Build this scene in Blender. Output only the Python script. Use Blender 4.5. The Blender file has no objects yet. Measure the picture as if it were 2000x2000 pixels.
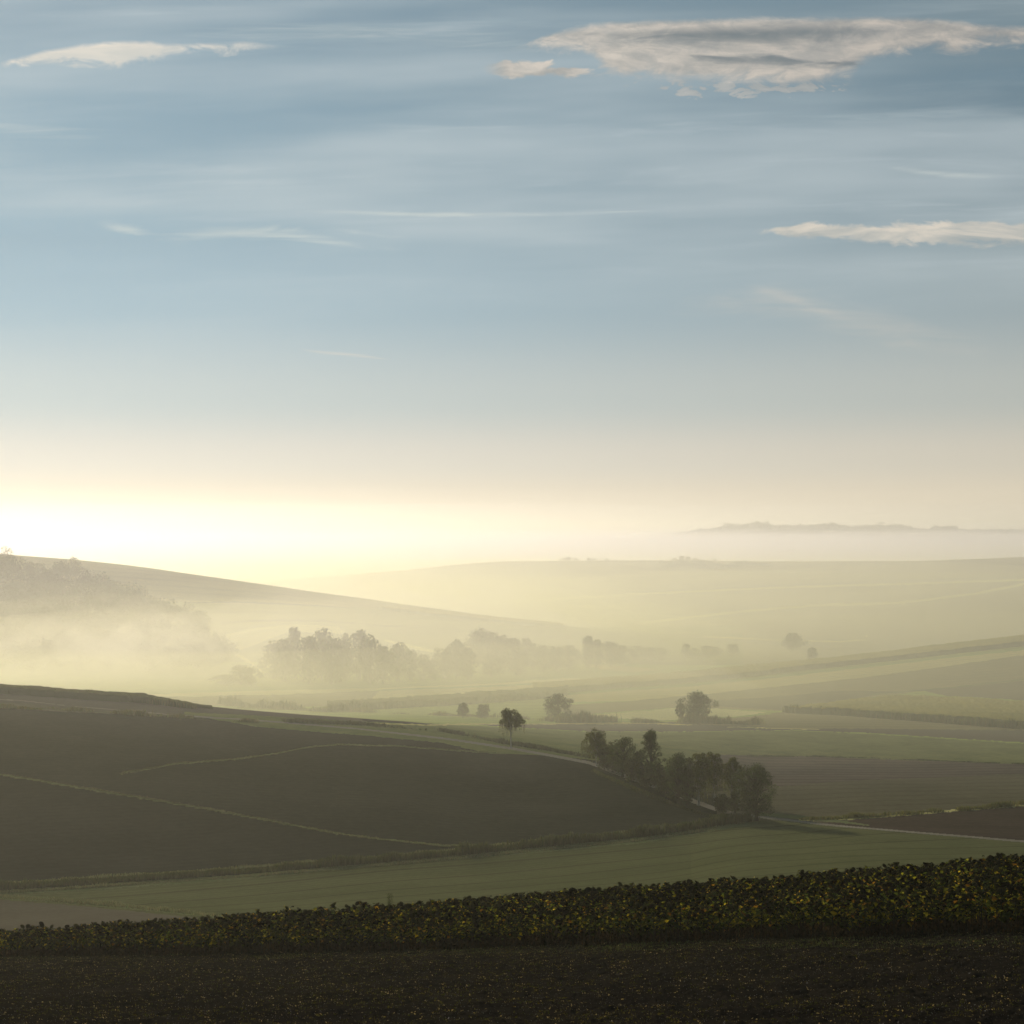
import bpy, math, random
import numpy as np
from mathutils import Vector
SC = bpy.context.scene
COL = SC.collection
F = 3732.0            # focal length in photo pixels (30 degree field of view on a 2000 px frame)
HZ = 1050.0           # photo row of the eye-level horizon
rng = np.random.default_rng(7)
random.seed(7)
SUN_AZ, SUN_EL = -23.0, 14.0   # degrees: left of the view axis, above the horizon

# ------------------------------------------------------------------ object helpers
def tag(o, label=None, cat=None, group=None, kind=None):
    if label: o['label'] = label
    if cat: o['category'] = cat
    if group: o['group'] = group
    if kind: o['kind'] = kind
    return o
def mesh_from(name, V, faces, mats, smooth=False, col=None, matidx=None):
    """V (n,3); faces (m,k) array of equal sized polygons, or list of such arrays"""
    me = bpy.data.meshes.new(name)
    if not isinstance(faces, list): faces = [faces]
    V = np.asarray(V, dtype=np.float32)
    me.vertices.add(len(V)); me.vertices.foreach_set('co', V.ravel())
    tot = sum(len(f) for f in faces); nl = sum(f.size for f in faces)
    me.loops.add(nl); me.polygons.add(tot)
    me.loops.foreach_set('vertex_index', np.concatenate([np.asarray(f).ravel() for f in faces]).astype(np.int32))
    cnt = np.concatenate([np.full(len(f), f.shape[1]) for f in faces])
    st = np.concatenate([[0], np.cumsum(cnt)[:-1]]).astype(np.int32)
    me.polygons.foreach_set('loop_start', st)
    if smooth: me.polygons.foreach_set('use_smooth', np.ones(tot, dtype=bool))
    if matidx is not None: me.polygons.foreach_set('material_index', np.asarray(matidx, dtype=np.int32))
    for m in (mats if isinstance(mats, (list, tuple)) else [mats]): me.materials.append(m)
    me.update(calc_edges=True)
    if col is not None:
        a = me.color_attributes.new('Col', 'FLOAT_COLOR', 'POINT')
        c = np.ones((len(V), 4), dtype=np.float32); c[:, :3] = col
        a.data.foreach_set('color', c.ravel())
    return me
def link(name, me, parent=None, loc=None):
    o = bpy.data.objects.new(name, me); COL.objects.link(o)
    if parent: o.parent = parent
    if loc is not None: o.location = loc
    return o

# ------------------------------------------------------------------ numpy noise
_P = rng.permutation(4096).astype(np.int64)
_G = rng.uniform(-1, 1, 4096)
def _h(ix, iy): return _G[(_P[(ix & 4095)] + iy * 57) & 4095]
def vnoise(x, y):
    ix = np.floor(x).astype(np.int64); iy = np.floor(y).astype(np.int64)
    fx = x - ix; fy = y - iy
    fx = fx * fx * fx * (fx * (fx * 6 - 15) + 10); fy = fy * fy * fy * (fy * (fy * 6 - 15) + 10)
    a = _h(ix, iy); b = _h(ix + 1, iy); c = _h(ix, iy + 1); d = _h(ix + 1, iy + 1)
    return a + (b - a) * fx + (c - a) * fy + (a - b - c + d) * fx * fy
def fbm(x, y, o=4, g=0.5):
    s = 0; a = 1; t = 0
    for i in range(o):
        s = s + a * vnoise(x * 2 ** i + 17.3 * i, y * 2 ** i - 9.1 * i); t += a; a *= g
    return s / t

# ------------------------------------------------------------------ terrain
def slopes(x, y):
    h = np.diff(x); d = np.diff(y) / h
    m = np.zeros_like(y)
    w1 = 2 * h[1:] + h[:-1]; w2 = h[1:] + 2 * h[:-1]
    ok = d[:-1] * d[1:] > 0
    with np.errstate(divide='ignore', invalid='ignore'):
        mm = (w1 + w2) / (w1 / d[:-1] + w2 / d[1:])
    m[1:-1] = np.where(ok, mm, 0); m[0] = d[0]; m[-1] = d[-1]
    return m
def pchip(x, y, q):
    m = slopes(x, y); q = np.clip(q, x[0], x[-1])
    i = np.clip(np.searchsorted(x, q, side='right') - 1, 0, len(x) - 2)
    h = x[i + 1] - x[i]; t = (q - x[i]) / h
    return ((2*t**3 - 3*t**2 + 1) * y[i] + (t**3 - 2*t**2 + t) * h * m[i]
            + (-2*t**3 + 3*t**2) * y[i + 1] + (t**3 - t**2) * h * m[i + 1])
PX = np.array([-400, 0, 250, 500, 750, 1000, 1250, 1500, 1750, 2000, 2400.])
def zz(*v): return ('z', v)
def pp(*v): return ('p', v)
# each knot: depth and height (or photo row) along eleven lines of sight fanning out from the viewpoint
K = [
 ((4,)*11, zz(*(-1.8,)*11)),
 ((20,)*11, zz(-6.2, -6.1, -6.1, -6, -6, -6, -6, -5.9, -5.9, -5.9, -5.8)),
 ((42,)*11, zz(-12, -11.5, -11.4, -11.3, -11.2, -11.15, -11.1, -11.05, -11, -10.95, -10.8)),
 ((122, 112, 104, 97, 92, 88, 83, 78, 74, 70, 64), pp(1876, 1872, 1869, 1865, 1859, 1852, 1845, 1838, 1832, 1826, 1818)),
 ((136, 126, 122, 119, 117, 115, 112, 110, 107, 105, 102), pp(1892, 1863, 1848, 1832, 1815, 1798, 1780, 1762, 1744, 1726, 1698)),
 ((150,)*11, pp(1925, 1905, 1890, 1875, 1860, 1845, 1828, 1810, 1793, 1775, 1750)),
 ((200,)*11, pp(1850, 1840, 1828, 1815, 1803, 1790, 1772, 1754, 1735, 1715, 1690)),
 ((280, 290, 300, 308, 318, 330, 345, 370, 345, 330, 320), pp(1750, 1738, 1722, 1705, 1682, 1662, 1636, 1602, 1622, 1642, 1672)),
 ((385, 385, 385, 385, 385, 390, 375, 420, 400, 390, 380), pp(1490, 1500, 1510, 1528, 1540, 1560, 1583, 1545, 1560, 1570, 1580)),
 ((500, 500, 500, 490, 475, 450, 405, 490, 490, 480, 470), pp(1325, 1350, 1368, 1392, 1418, 1460, 1528, 1485, 1486, 1490, 1495)),
 ((560,)*11, pp(1375, 1383, 1397, 1412, 1406, 1418, 1428, 1430, 1435, 1440, 1445)),
 ((700,)*11, pp(1359, 1359, 1362, 1365, 1367, 1370, 1371, 1372, 1372, 1372, 1374)),
 ((850, 850, 850, 850, 850, 850, 850, 880, 930, 960, 1000), pp(1313, 1313, 1313, 1313, 1313, 1313, 1313, 1305, 1278, 1246, 1190)),
 ((1000, 1000, 1000, 1000, 1000, 1000, 1000, 1000, 1040, 1070, 1100), pp(1170, 1199, 1222, 1240, 1255, 1264, 1274, 1280, 1288, 1282, 1270)),
 ((1250, 1250, 1230, 1200, 1180, 1150, 1120, 1130, 1180, 1200, 1200), pp(1055, 1082, 1104, 1140, 1175, 1211, 1247, 1262, 1255, 1240, 1225)),
 ((1400,)*11, zz(-40, -45, -52, -58, -61, -65, -62, -60, -54.4, -48.8, -45)),
 ((1700,)*11, zz(-50, -55, -58, -60, -55, -50, -46, -42, -40, -35.5, -30)),
 ((2050,)*11, zz(-60, -56, -54, -48, -37, -25.6, -24.5, -25.3, -25.3, -20.9, -14)),
 ((2600,)*11, zz(*(-72,)*11)),
 ((3600,)*11, zz(*(-62,)*11)),
 ((4800,)*11, pp(1066, 1066, 1064, 1062, 1059, 1056, 1049, 1036, 1042, 1043, 1042)),
 ((7500,)*11, zz(*(-35,)*11)),
]
KD = np.array([k[0] for k in K], float)
KZ = np.array([[(-(v - HZ) / F * d if k[1][0] == 'p' else v) for v, d in zip(k[1][1], k[0])] for k in K], float)
def column_knots(px):
    px = np.clip(px, PX[0], PX[-1])
    return (np.array([pchip(PX, KD[i], px) for i in range(len(K))]),
            np.array([pchip(PX, KZ[i], px) for i in range(len(K))]))
inner = np.arange(-70, 2071, 2.0)
left = 1000 + F * np.linspace(-1.1, (-70 - 1000) / F, 40)[:-1]
right = 1000 + F * np.linspace((2070 - 1000) / F, 1.1, 40)[1:]
CPX = np.concatenate([left, inner, right]); CU = (CPX - 1000) / F
rows = []
d = 4.0
def rowstep(d):
    if d < 27: return 0.8
    if d < 128: return 0.12
    if d < 190: return 1.0
    if d < 520: return 0.85
    if d < 1300: return 2.2
    if d < 2150: return 5
    if d < 4600: return 60
    if d < 4900: return 15
    return 200
while d < 7500:
    rows.append(d); d += rowstep(d)
RD = np.array(rows + [7500.0])
kd, kz = column_knots(CPX)
Z = np.stack([pchip(kd[:, j], kz[:, j], RD) for j in range(len(CPX))], axis=1)     # smooth ground height [row, col]
XX = RD[:, None] * CU[None, :]; YY = np.repeat(RD[:, None], len(CU), 1)
PYG = HZ - F * Z / YY
def knot_depth(i, px): return pchip(PX, KD[i], np.clip(px, PX[0], PX[-1]))
# gentle real relief
far = np.clip((YY - 150) / 150, 0, 1)
Zr = Z + far * (fbm(XX / 55, YY / 55, 3) * 0.35)
# clods and tilth in the ploughed foreground
near = np.clip((YY - 21) / 5, 0, 1) * np.clip((knot_depth(4, CPX)[None, :] + 10 - YY) / 6, 0, 1)
cl = fbm(XX / 0.42, YY / 0.42, 3, 0.6); cl2 = fbm(XX / 2.6 + 40, YY / 1.2, 3)
Zr = Zr + near * (0.11 * np.maximum(cl, -0.25) + 0.07 * cl2 + 0.10 * np.maximum(vnoise(XX / 0.23 + 9, YY / 0.23) - 0.45, 0))

def ground_z(px, d):
    """smooth-ground height at photo column px and depth d (arrays)"""
    px = np.atleast_1d(np.asarray(px, float)); d = np.atleast_1d(np.asarray(d, float))
    ci = np.clip(np.interp(px, CPX, np.arange(len(CPX))), 0, len(CPX) - 1.001)
    ri = np.clip(np.interp(d, RD, np.arange(len(RD))), 0, len(RD) - 1.001)
    c0 = ci.astype(int); r0 = ri.astype(int); fc = ci - c0; fr = ri - r0
    return (Zr[r0, c0] * (1 - fc) * (1 - fr) + Zr[r0, c0 + 1] * fc * (1 - fr)
            + Zr[r0 + 1, c0] * (1 - fc) * fr + Zr[r0 + 1, c0 + 1] * fc * fr)
def zat(x, y): return ground_z(1000 + F * np.asarray(x) / np.asarray(y), y)
def hit(px, py, dmin=40, dmax=3000):
    """first ground point past depth dmin seen at photo position px, py -> world x, y, z"""
    r0, r1 = np.searchsorted(RD, [dmin, dmax]); ds = RD[r0:r1]
    z = ground_z(np.full(len(ds), px), ds); row = HZ - F * z / ds
    ok = np.nonzero(row <= py)[0]
    i = ok[0] if len(ok) else int(np.argmin(row))
    dd = ds[i]
    if i > 0 and row[i - 1] > py:
        t = (row[i - 1] - py) / (row[i - 1] - row[i]); dd = ds[i - 1] + t * (ds[i] - ds[i - 1])
    z = ground_z(px, dd)[0]
    return Vector(((px - 1000) / F * dd, dd, z))

# ------------------------------------------------------------------ materials
def new_mat(name):
    m = bpy.data.materials.new(name); m.use_nodes = True
    nt = m.node_tree; b = nt.nodes['Principled BSDF']; b.inputs['Roughness'].default_value = 0.95
    b.inputs['Specular IOR Level'].default_value = 0.0
    return m, nt, b
def N(nt, t, **kw):
    n = nt.nodes.new(t)
    for k, v in kw.items():
        if k.startswith('i_'):
            key = k[2:]; key = int(key) if key.isdigit() else key.replace('_', ' ')
            n.inputs[key].default_value = v
        else: setattr(n, k, v)
    return n
def field_mat(name, c1, c2, grain=1.2, patch=40, lines=None, strength=0.5, bump=0.25):
    """soil / crop surface: two colours mixed by patchy + grainy noise, optional drill or tractor lines (direction deg, spacing m, depth)"""
    m, nt, b = new_mat(name); L = nt.links.new
    tc = N(nt, 'ShaderNodeNewGeometry')
    n1 = N(nt, 'ShaderNodeTexNoise', i_Scale=1 / patch, i_Detail=4.0, i_Roughness=0.6)
    n2 = N(nt, 'ShaderNodeTexNoise', i_Scale=1 / grain, i_Detail=5.0, i_Roughness=0.7)
    L(tc.outputs['Position'], n1.inputs['Vector']); L(tc.outputs['Position'], n2.inputs['Vector'])
    mx = N(nt, 'ShaderNodeMath', operation='ADD'); L(n1.outputs['Fac'], mx.inputs[0]); L(n2.outputs['Fac'], mx.inputs[1])
    mr = N(nt, 'ShaderNodeMapRange', i_From_Min=0.75, i_From_Max=1.25); L(mx.outputs[0], mr.inputs['Value'])
    mix = N(nt, 'ShaderNodeMix', data_type='RGBA')
    mix.inputs[6].default_value = (*c1, 1); mix.inputs[7].default_value = (*c2, 1)
    L(mr.outputs[0], mix.inputs[0]); out = mix.outputs[2]
    for (deg, sp, dep, wid) in (lines or []):
        mp = N(nt, 'ShaderNodeMapping'); mp.inputs['Rotation'].default_value = (0, 0, math.radians(-deg))
        L(tc.outputs['Position'], mp.inputs['Vector'])
        w = N(nt, 'ShaderNodeTexWave', wave_type='BANDS', bands_direction='Y', wave_profile='SIN',
              i_Scale=2 * math.pi / sp / 20 , i_Distortion=1.2, i_Detail=2.0, i_Detail_Scale=0.6)
        L(mp.outputs[0], w.inputs['Vector'])
        r = N(nt, 'ShaderNodeMapRange', i_From_Min=1 - wid, i_From_Max=1.0, i_To_Min=1.0, i_To_Max=1 - dep)
        L(w.outputs['Fac'], r.inputs['Value'])
        # lines are broken up along their length by noise
        mu = N(nt, 'ShaderNodeMix', data_type='RGBA', blend_type='MULTIPLY'); mu.inputs[0].default_value = 1
        L(out, mu.inputs[6]); L(r.outputs[0], mu.inputs[7]); out = mu.outputs[2]
    L(out, b.inputs['Base Color'])
    bp = N(nt, 'ShaderNodeBump', i_Strength=bump, i_Distance=0.3); L(n2.outputs['Fac'], bp.inputs['Height'])
    L(bp.outputs[0], b.inputs['Normal'])
    return m
HAZE_D, HAZE_G = 0.00017, 0.6
MISTC = (.98, .95, .93); VMIST = (.97, .945, .56)
LAYERS = [(-46, -38, .0005, 8, True), (-40, -32, .0005, 10, True), (-34, -24, .0004, 11, True), (-42, -24, .0010, 8, False), (-28, -12, .0003, 10, False), (-18, -4, .0002, 9, False)]
UPD = (.00026, .00024, .00008); UPP = [[(320, -60), (500, -34), (700, -24), (1100, -2), (1700, 14), (2600, 18), (4900, 22)],
       [(320, -58), (500, -28), (700, -16), (1100, 6), (1700, 30), (2600, 38), (4900, 40)], [(320, -56), (500, -22), (700, -8), (1100, 14), (1700, 44), (2600, 54), (4900, 56)]]
FAR_D = 0.0018; FAR_TOP = 4
SUN_E = 3.0; SKY_S = 0.1; EXPO = 0.0; SUN_C = (1.0, .875, .75)
# colours of the thin high haze by row: towards the sun / away from it
SKY_L = [(-1800, (50, 74, 102)), (-600, (90, 124, 152)), (0, (118, 148, 168)), (300, (136, 166, 184)), (600, (150, 180, 198)), (780, (178, 194, 202)), (900, (204, 204, 204)), (980, (212, 202, 196)), (1060, (214, 202, 194)), (1100, (205, 196, 175))]
SKY_R = [(-1800, (38, 55, 78)), (-600, (68, 90, 110)), (0, (112, 130, 138)), (300, (92, 116, 130)), (600, (150, 162, 166)), (780, (174, 178, 174)), (900, (202, 194, 180)), (980, (220, 206, 186)), (1060, (234, 220, 198)), (1100, (160, 150, 125))]
BANKS = [('fog_bank', -262, 815, 130, 80, -63, 32, .0028, .9, 34), ('fog_bank', -168, 850, 46, 40, -62, 27, .004, .6, 22, 0, 9), ('fog_bank', -60, 765, 165, 70, -64, 40, .0032, .45, 40, 0, 5)]
HAZEC = (.975, .955, .74)
# ------------------------------------------------------------------ fields (outlines are laid on the ground where they are seen)
MF = {}
def fm(key, *a, **k): MF[key] = field_mat(key, *a, **k)
fm('ploughed_soil', (.013, .0105, .0085), (.026, .022, .014), grain=.35, patch=6, bump=.35)
fm('dark_soil', (.020, .023, .014), (.044, .046, .029), grain=1.6, patch=28, lines=[(4, 2.6, .12, .5)], bump=.5)
fm('dark_soil_cross', (.016, .0185, .0125), (.035, .037, .025), grain=1.6, patch=24, lines=[(24, 2.6, .12, .5)], bump=.5)
fm('mauve_soil', (0.108, 0.093, 0.060), (0.152, 0.133, 0.085), grain=1.0, patch=30)
fm('red_soil', (.048, .034, .024), (.085, .060, .042), grain=1.2, patch=12, lines=[(12, 2.6, .15, .5)])
fm('young_green', (.090, .102, .036), (.150, .155, .060), grain=.9, patch=22, lines=[(28.6, 13, .28, .08), (28.6, 2.6, .13, .6)], bump=.5)
fm('verge_grass', (.10, .13, .045), (.19, .20, .085), grain=.6, patch=8)
fm('leafy_green', (0.115, 0.144, 0.039), (0.218, 0.230, 0.073), grain=2.0, patch=14, bump=.6)
fm('tan_soil', (.10, .082, .056), (.16, .13, .088), grain=1.5, patch=20, lines=[(-2, 6.5, .30, .35), (-2, 2.1, .12, .5)])
fm('tan_green', (.105, .095, .052), (.160, .145, .078), grain=1.5, patch=25, lines=[(6, 8, .15, .3)])
fm('brown_field', (0.227, 0.203, 0.087), (0.308, 0.267, 0.118), grain=2.5, patch=60, lines=[(15, 9, .2, .3)])
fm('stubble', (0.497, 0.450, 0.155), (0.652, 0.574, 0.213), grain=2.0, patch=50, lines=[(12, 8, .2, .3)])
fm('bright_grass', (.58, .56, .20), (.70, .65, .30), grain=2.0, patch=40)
fm('pasture', (0.272, 0.343, 0.076), (0.386, 0.443, 0.109), grain=2.5, patch=50, lines=[(20, 14, .15, .3)])
fm('corn_leaf_ground', (.10, .11, .04), (.18, .16, .06), grain=2, patch=30)
fm('corn_top', (0.275, 0.250, 0.064), (0.425, 0.362, 0.096), grain=2, patch=30)
fm('dirt_track', (.20, .18, .13), (.31, .28, .21), grain=.8, patch=8)
fm('hill_olive', (0.177, 0.202, 0.063), (0.253, 0.260, 0.087), grain=4, patch=90, lines=[(30, 22, .18, .3)])
fm('hill_tan', (0.228, 0.209, 0.082), (0.329, 0.291, 0.116), grain=4, patch=90, lines=[(10, 20, .15, .3)])
fm('forest_floor', (.03, .035, .02), (.05, .05, .03))
fm('far_land', (.10, .11, .07), (.16, .15, .10), grain=20, patch=300)

def in_poly(px, py, poly):
    ins = np.zeros(px.shape, bool); n = len(poly)
    for i in range(n):
        x0, y0 = poly[i]; x1, y1 = poly[(i + 1) % n]
        if y0 == y1: continue
        c = ((y0 > py) != (y1 > py)) & (px < (x1 - x0) * (py - y0) / (y1 - y0) + x0)
        ins ^= c
    return ins
def ribbon(pts, w):
    """polyline -> polygon; w is the apparent width in rows, a number or one per point"""
    ws = w if isinstance(w, (list, tuple)) else [w] * len(pts)
    return [(x, y - a / 2) for (x, y), a in zip(pts, ws)] + [(x, y + a / 2) for (x, y), a in reversed(list(zip(pts, ws)))]
cpx = np.repeat(((CPX[:-1] + CPX[1:]) / 2)[None, :], len(RD) - 1, 0)
cd = np.repeat(((RD[:-1] + RD[1:]) / 2)[:, None], len(CPX) - 1, 1)
cpy = (PYG[:-1, :-1] + PYG[1:, :-1] + PYG[:-1, 1:] + PYG[1:, 1:]) / 4
k3 = knot_depth(3, cpx[0])[None, :]; k4 = knot_depth(4, cpx[0])[None, :]; k7 = knot_depth(7, cpx[0])[None, :]
k9 = knot_depth(9, cpx[0])[None, :]; k14 = knot_depth(14, cpx[0])[None, :]; k12 = knot_depth(12, cpx[0])[None, :]
# ragged edges
jx = cpx + fbm(cpx / 9, cd / 5, 2) * 2.0; jy = cpy + fbm(cpx / 7 + 50, cd / 5, 2) * 1.2
FID = np.zeros(cpx.shape, int); NAMES = [('ground', 'far_land')]
def put(name, mat, mask):
    NAMES.append((name, mat)); FID[mask] = len(NAMES) - 1
def reg(lo, hi): return (cd >= lo) & (cd < hi)
def poly(name, mat, pts, lo, hi, rag=True):
    m = in_poly(jx if rag else cpx, jy if rag else cpy, pts) & reg(lo, hi); put(name, mat, m)
ex = 0 * cd
put('ploughed_field', 'ploughed_soil', reg(0, k3 + ex))
put('sunflower_soil', 'ploughed_soil', reg(k3 + ex, 165 + ex))
put('green_crop_field', 'young_green', reg(165 + ex, k7 + ex))
put('brown_hill', 'dark_soil', reg(k7 + ex, 530 + ex) & (cpx < 1460))
put('fallow_field', 'tan_green', reg(k7 + ex, 530 + ex) & (cpx >= 1460))
put('valley_meadow', 'pasture', reg(530 + ex, 900 + ex))
put('hill', 'hill_olive', reg(900 + ex, 1330 + ex) & (cpx < 1450))
put('hill', 'hill_tan', (reg(900 + ex, 1330 + ex) & (cpx >= 1450)) | reg(1330 + ex, 2300 + ex))
# --- near green field
poly('mauve_field', 'mauve_soil', [(-400, 1740), (0, 1757), (70, 1762), (180, 1771), (300, 1784), (420, 1797), (600, 1830), (600, 1950), (-400, 1950)], 160, 300)
poly('grass_headland', 'verge_grass', ribbon([(-100, 1740), (0, 1751), (100, 1757), (250, 1771), (420, 1790), (560, 1812)], [9, 9, 8, 8, 6, 5]), 160, 300)
poly('grass_headland', 'verge_grass', ribbon([(-100, 1755), (0, 1746), (200, 1734), (450, 1716), (700, 1693), (1000, 1669), (1250, 1645), (1420, 1616), (1480, 1606)], 4), 160, 420)
DITCH = [(-100, 1745), (0, 1736), (250, 1719), (500, 1702), (700, 1686), (900, 1668), (1000, 1658), (1250, 1633), (1400, 1611), (1465, 1603)]
poly('ditch_grass', 'verge_grass', ribbon(DITCH, 12), 250, 430)
# --- brown hill
poly('brown_hill', 'dark_soil_cross', [(-400, 1440), (0, 1513), (200, 1548), (350, 1573), (500, 1600), (650, 1630), (750, 1643), (860, 1656), (860, 1800), (-400, 1800)], k7 + ex, 530 + ex)
m = (NAMES[-1], )
STRIP1 = [(-100, 1492), (0, 1512), (60, 1521), (200, 1545), (350, 1570), (500, 1597), (650, 1627), (750, 1640), (860, 1652), (930, 1652)]
STRIP2 = [(235, 1511), (340, 1491), (470, 1482), (540, 1472), (600, 1460), (660, 1455), (780, 1458), (900, 1466), (990, 1472)]
poly('grass_strip', 'verge_grass', ribbon(STRIP1, [3, 3, 3, 2.4, 2.2, 2.2, 2.2, 2.2, 3, 3]), 250, 530)
poly('grass_strip', 'verge_grass', ribbon(STRIP2, [1, 1.8, 2, 2.4, 2.4, 2.4, 2.2, 2, 1]), 350, 530)
poly('hill_top_field', 'mauve_soil', [(-400, 1300), (400, 1330), (760, 1420), (370, 1398), (280, 1393), (130, 1385), (0, 1376), (-400, 1350)], 380, 530)
poly('weedy_bank', 'tan_green', ribbon([(-100, 1368), (0, 1377), (130, 1386), (280, 1394), (370, 1400), (480, 1406)], [12, 12, 9, 5, 4, 1]), 380, 530)
TRACK = [(-60, 1364), (40, 1369), (130, 1379), (290, 1392), (370, 1399), (550, 1412), (700, 1423), (860, 1441), (1000, 1461), (1080, 1475), (1150, 1489), (1200, 1508), (1270, 1532), (1345, 1560), (1395, 1577), (1440, 1588), (1490, 1595), (1600, 1608), (1800, 1627), (2000, 1643), (2150, 1656)]
TW = [1, 1, .5, 1, 2.5, 3, 3, 4, 5, 5, 6, 7, 8, 8, 8, 7, 4.5, 3.6, 3.4, 3.6, 4]
# --- right of the trees
poly('striped_field', 'tan_soil', [(1380, 1474), (1450, 1475), (1600, 1477), (2000, 1492), (2400, 1506), (2400, 1518), (2000, 1510), (1700, 1523), (1480, 1540), (1330, 1530)], 390, 600)
poly('leafy_field', 'tan_green', [(1400, 1545), (1480, 1540), (1700, 1523), (2000, 1510), (2400, 1518), (2400, 1700), (1400, 1660)], k7 + ex, 600 + ex)
poly('reddish_field', 'red_soil', [(1600, 1606), (1700, 1597), (1850, 1586), (2000, 1576), (2400, 1556), (2400, 1690), (2000, 1642), (1800, 1626)], 330, 600)
poly('dry_verge', 'stubble', ribbon([(1560, 1600), (1620, 1599), (1750, 1592), (1850, 1583), (2000, 1572), (2200, 1560)], [4, 5, 3, 4, 5, 5]), 330, 600)
poly('grass_verge', 'verge_grass', ribbon([(1480, 1588), (1550, 1594), (1650, 1604), (1700, 1611)], [8, 8, 5, 2]), 330, 420)
# --- valley bottom, near to far
L6 = 1100
poly('leafy_field', 'leafy_green', [(360, 1391), (500, 1398), (650, 1407), (860, 1416), (1000, 1423), (1150, 1431), (1400, 1430), (1560, 1428), (1700, 1434), (2000, 1452), (2400, 1470), (2400, 1506), (2000, 1492), (1600, 1477), (1450, 1475), (1380, 1474), (1250, 1540), (1100, 1500), (860, 1450), (500, 1420), (360, 1396)], 440, 760)
poly('brown_field', 'mauve_soil', [(930, 1417), (1090, 1414), (1300, 1411), (1480, 1404), (1600, 1398), (1700, 1403), (2000, 1425), (2400, 1450), (2400, 1470), (2000, 1450), (1700, 1432), (1560, 1427), (1400, 1429), (1150, 1430), (1000, 1422)], 440, 760)
poly('brown_field', 'brown_field', [(1300, 1411), (1480, 1398), (1540, 1388), (1640, 1396), (1800, 1408), (2000, 1424), (2400, 1448), (2400, 1452), (2000, 1427), (1700, 1424), (1500, 1424)], 440, 800)
poly('gravel_line', 'stubble', ribbon([(560, 1409), (840, 1416), (1000, 1416), (1100, 1414), (1170, 1413), (1250, 1413), (1350, 1417)], [1.5, 2, 2, 2, 4, 3, 1.5]), 440, 760)
poly('gravel_line', 'stubble', ribbon([(1420, 1421), (1520, 1424), (1600, 1425)], 1.6), 440, 760)
poly('green_meadow', 'pasture', [(380, 1378), (520, 1382), (700, 1386), (860, 1392), (1000, 1398), (1120, 1404), (1090, 1412), (840, 1414), (560, 1407), (400, 1396)], 520, 800)
poly('olive_field', 'brown_field', [(290, 1361), (500, 1358), (700, 1351), (760, 1349), (1050, 1337), (1090, 1345), (1060, 1354), (900, 1367), (700, 1379), (520, 1380), (380, 1376)], 520, 900)
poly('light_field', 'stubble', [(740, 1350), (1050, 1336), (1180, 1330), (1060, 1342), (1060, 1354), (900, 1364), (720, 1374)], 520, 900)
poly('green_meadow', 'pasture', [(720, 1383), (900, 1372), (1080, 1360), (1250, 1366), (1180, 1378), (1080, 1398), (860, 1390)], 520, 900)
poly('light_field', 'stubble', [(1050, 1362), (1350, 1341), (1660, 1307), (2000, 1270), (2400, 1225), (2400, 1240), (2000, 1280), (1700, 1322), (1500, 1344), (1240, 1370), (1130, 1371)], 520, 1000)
poly('brown_field', 'brown_field', [(1060, 1380), (1240, 1370), (1500, 1344), (1700, 1322), (2000, 1280), (2400, 1240), (2400, 1330), (2000, 1335), (1850, 1345), (1750, 1357), (1640, 1370), (1530, 1388), (1320, 1382), (1120, 1397)], 520, 1000)
poly('brown_field', 'tan_green', [(1350, 1372), (1520, 1360), (1640, 1350), (1750, 1352), (1640, 1370), (1530, 1386), (1400, 1380)], 520, 1000)
poly('brown_field', 'mauve_soil', [(1800, 1350), (2000, 1330), (2400, 1300), (2400, 1380), (2000, 1368), (1850, 1360)], 520, 1000)
poly('grass_line', 'verge_grass', ribbon([(1700, 1358), (1850, 1344), (2000, 1327), (2200, 1305)], 2), 520, 1000)
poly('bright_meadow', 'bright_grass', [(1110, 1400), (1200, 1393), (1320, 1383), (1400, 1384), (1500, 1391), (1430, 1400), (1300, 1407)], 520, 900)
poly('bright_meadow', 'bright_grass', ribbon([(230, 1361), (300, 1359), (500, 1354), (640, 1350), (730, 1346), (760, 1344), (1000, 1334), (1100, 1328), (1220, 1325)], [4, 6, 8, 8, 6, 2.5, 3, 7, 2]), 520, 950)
poly('golden_field', 'stubble', [(1140, 1301), (1190, 1298), (1290, 1309), (1240, 1313), (1180, 1309)], 520, 1000)
poly('green_strip', 'pasture', [(1060, 1358), (1350, 1334), (1660, 1300), (2000, 1262), (2400, 1216), (2400, 1221), (2000, 1267), (1660, 1305), (1350, 1340), (1060, 1362)], 520, 1000)
poly('yellow_corn_ground', 'corn_leaf_ground', [(1530, 1390), (1640, 1371), (1750, 1358), (1850, 1363), (2000, 1371), (2400, 1390), (2400, 1450), (2000, 1424), (1800, 1409), (1640, 1397)], 520, 900)
# --- left hill
poly('hill_field', 'hill_tan', [(-400, 1000), (0, 1080), (400, 1120), (900, 1197), (1130, 1230), (1000, 1222), (700, 1186), (400, 1178), (300, 1175), (-400, 1150)], 900, 1300)
poly('hill_strip', 'forest_floor', ribbon([(360, 1178), (440, 1176), (560, 1180), (700, 1188)], [1, 3, 3, 1]), 900, 1300)
poly('hill_strip', 'corn_leaf_ground', ribbon([(740, 1189), (860, 1202), (1000, 1217), (1110, 1225)], [1, 4, 5, 2]), 900, 1300)
poly('hill_strip', 'forest_floor', ribbon([(430, 1218), (500, 1213), (620, 1213), (760, 1222), (900, 1228)], [2, 3, 3, 2, 1]), 860, 1300)
poly('hill_meadow', 'bright_grass', [(440, 1240), (500, 1226), (580, 1220), (660, 1224), (680, 1240), (640, 1236), (560, 1236), (470, 1270), (450, 1262)], 860, 1300)
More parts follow.
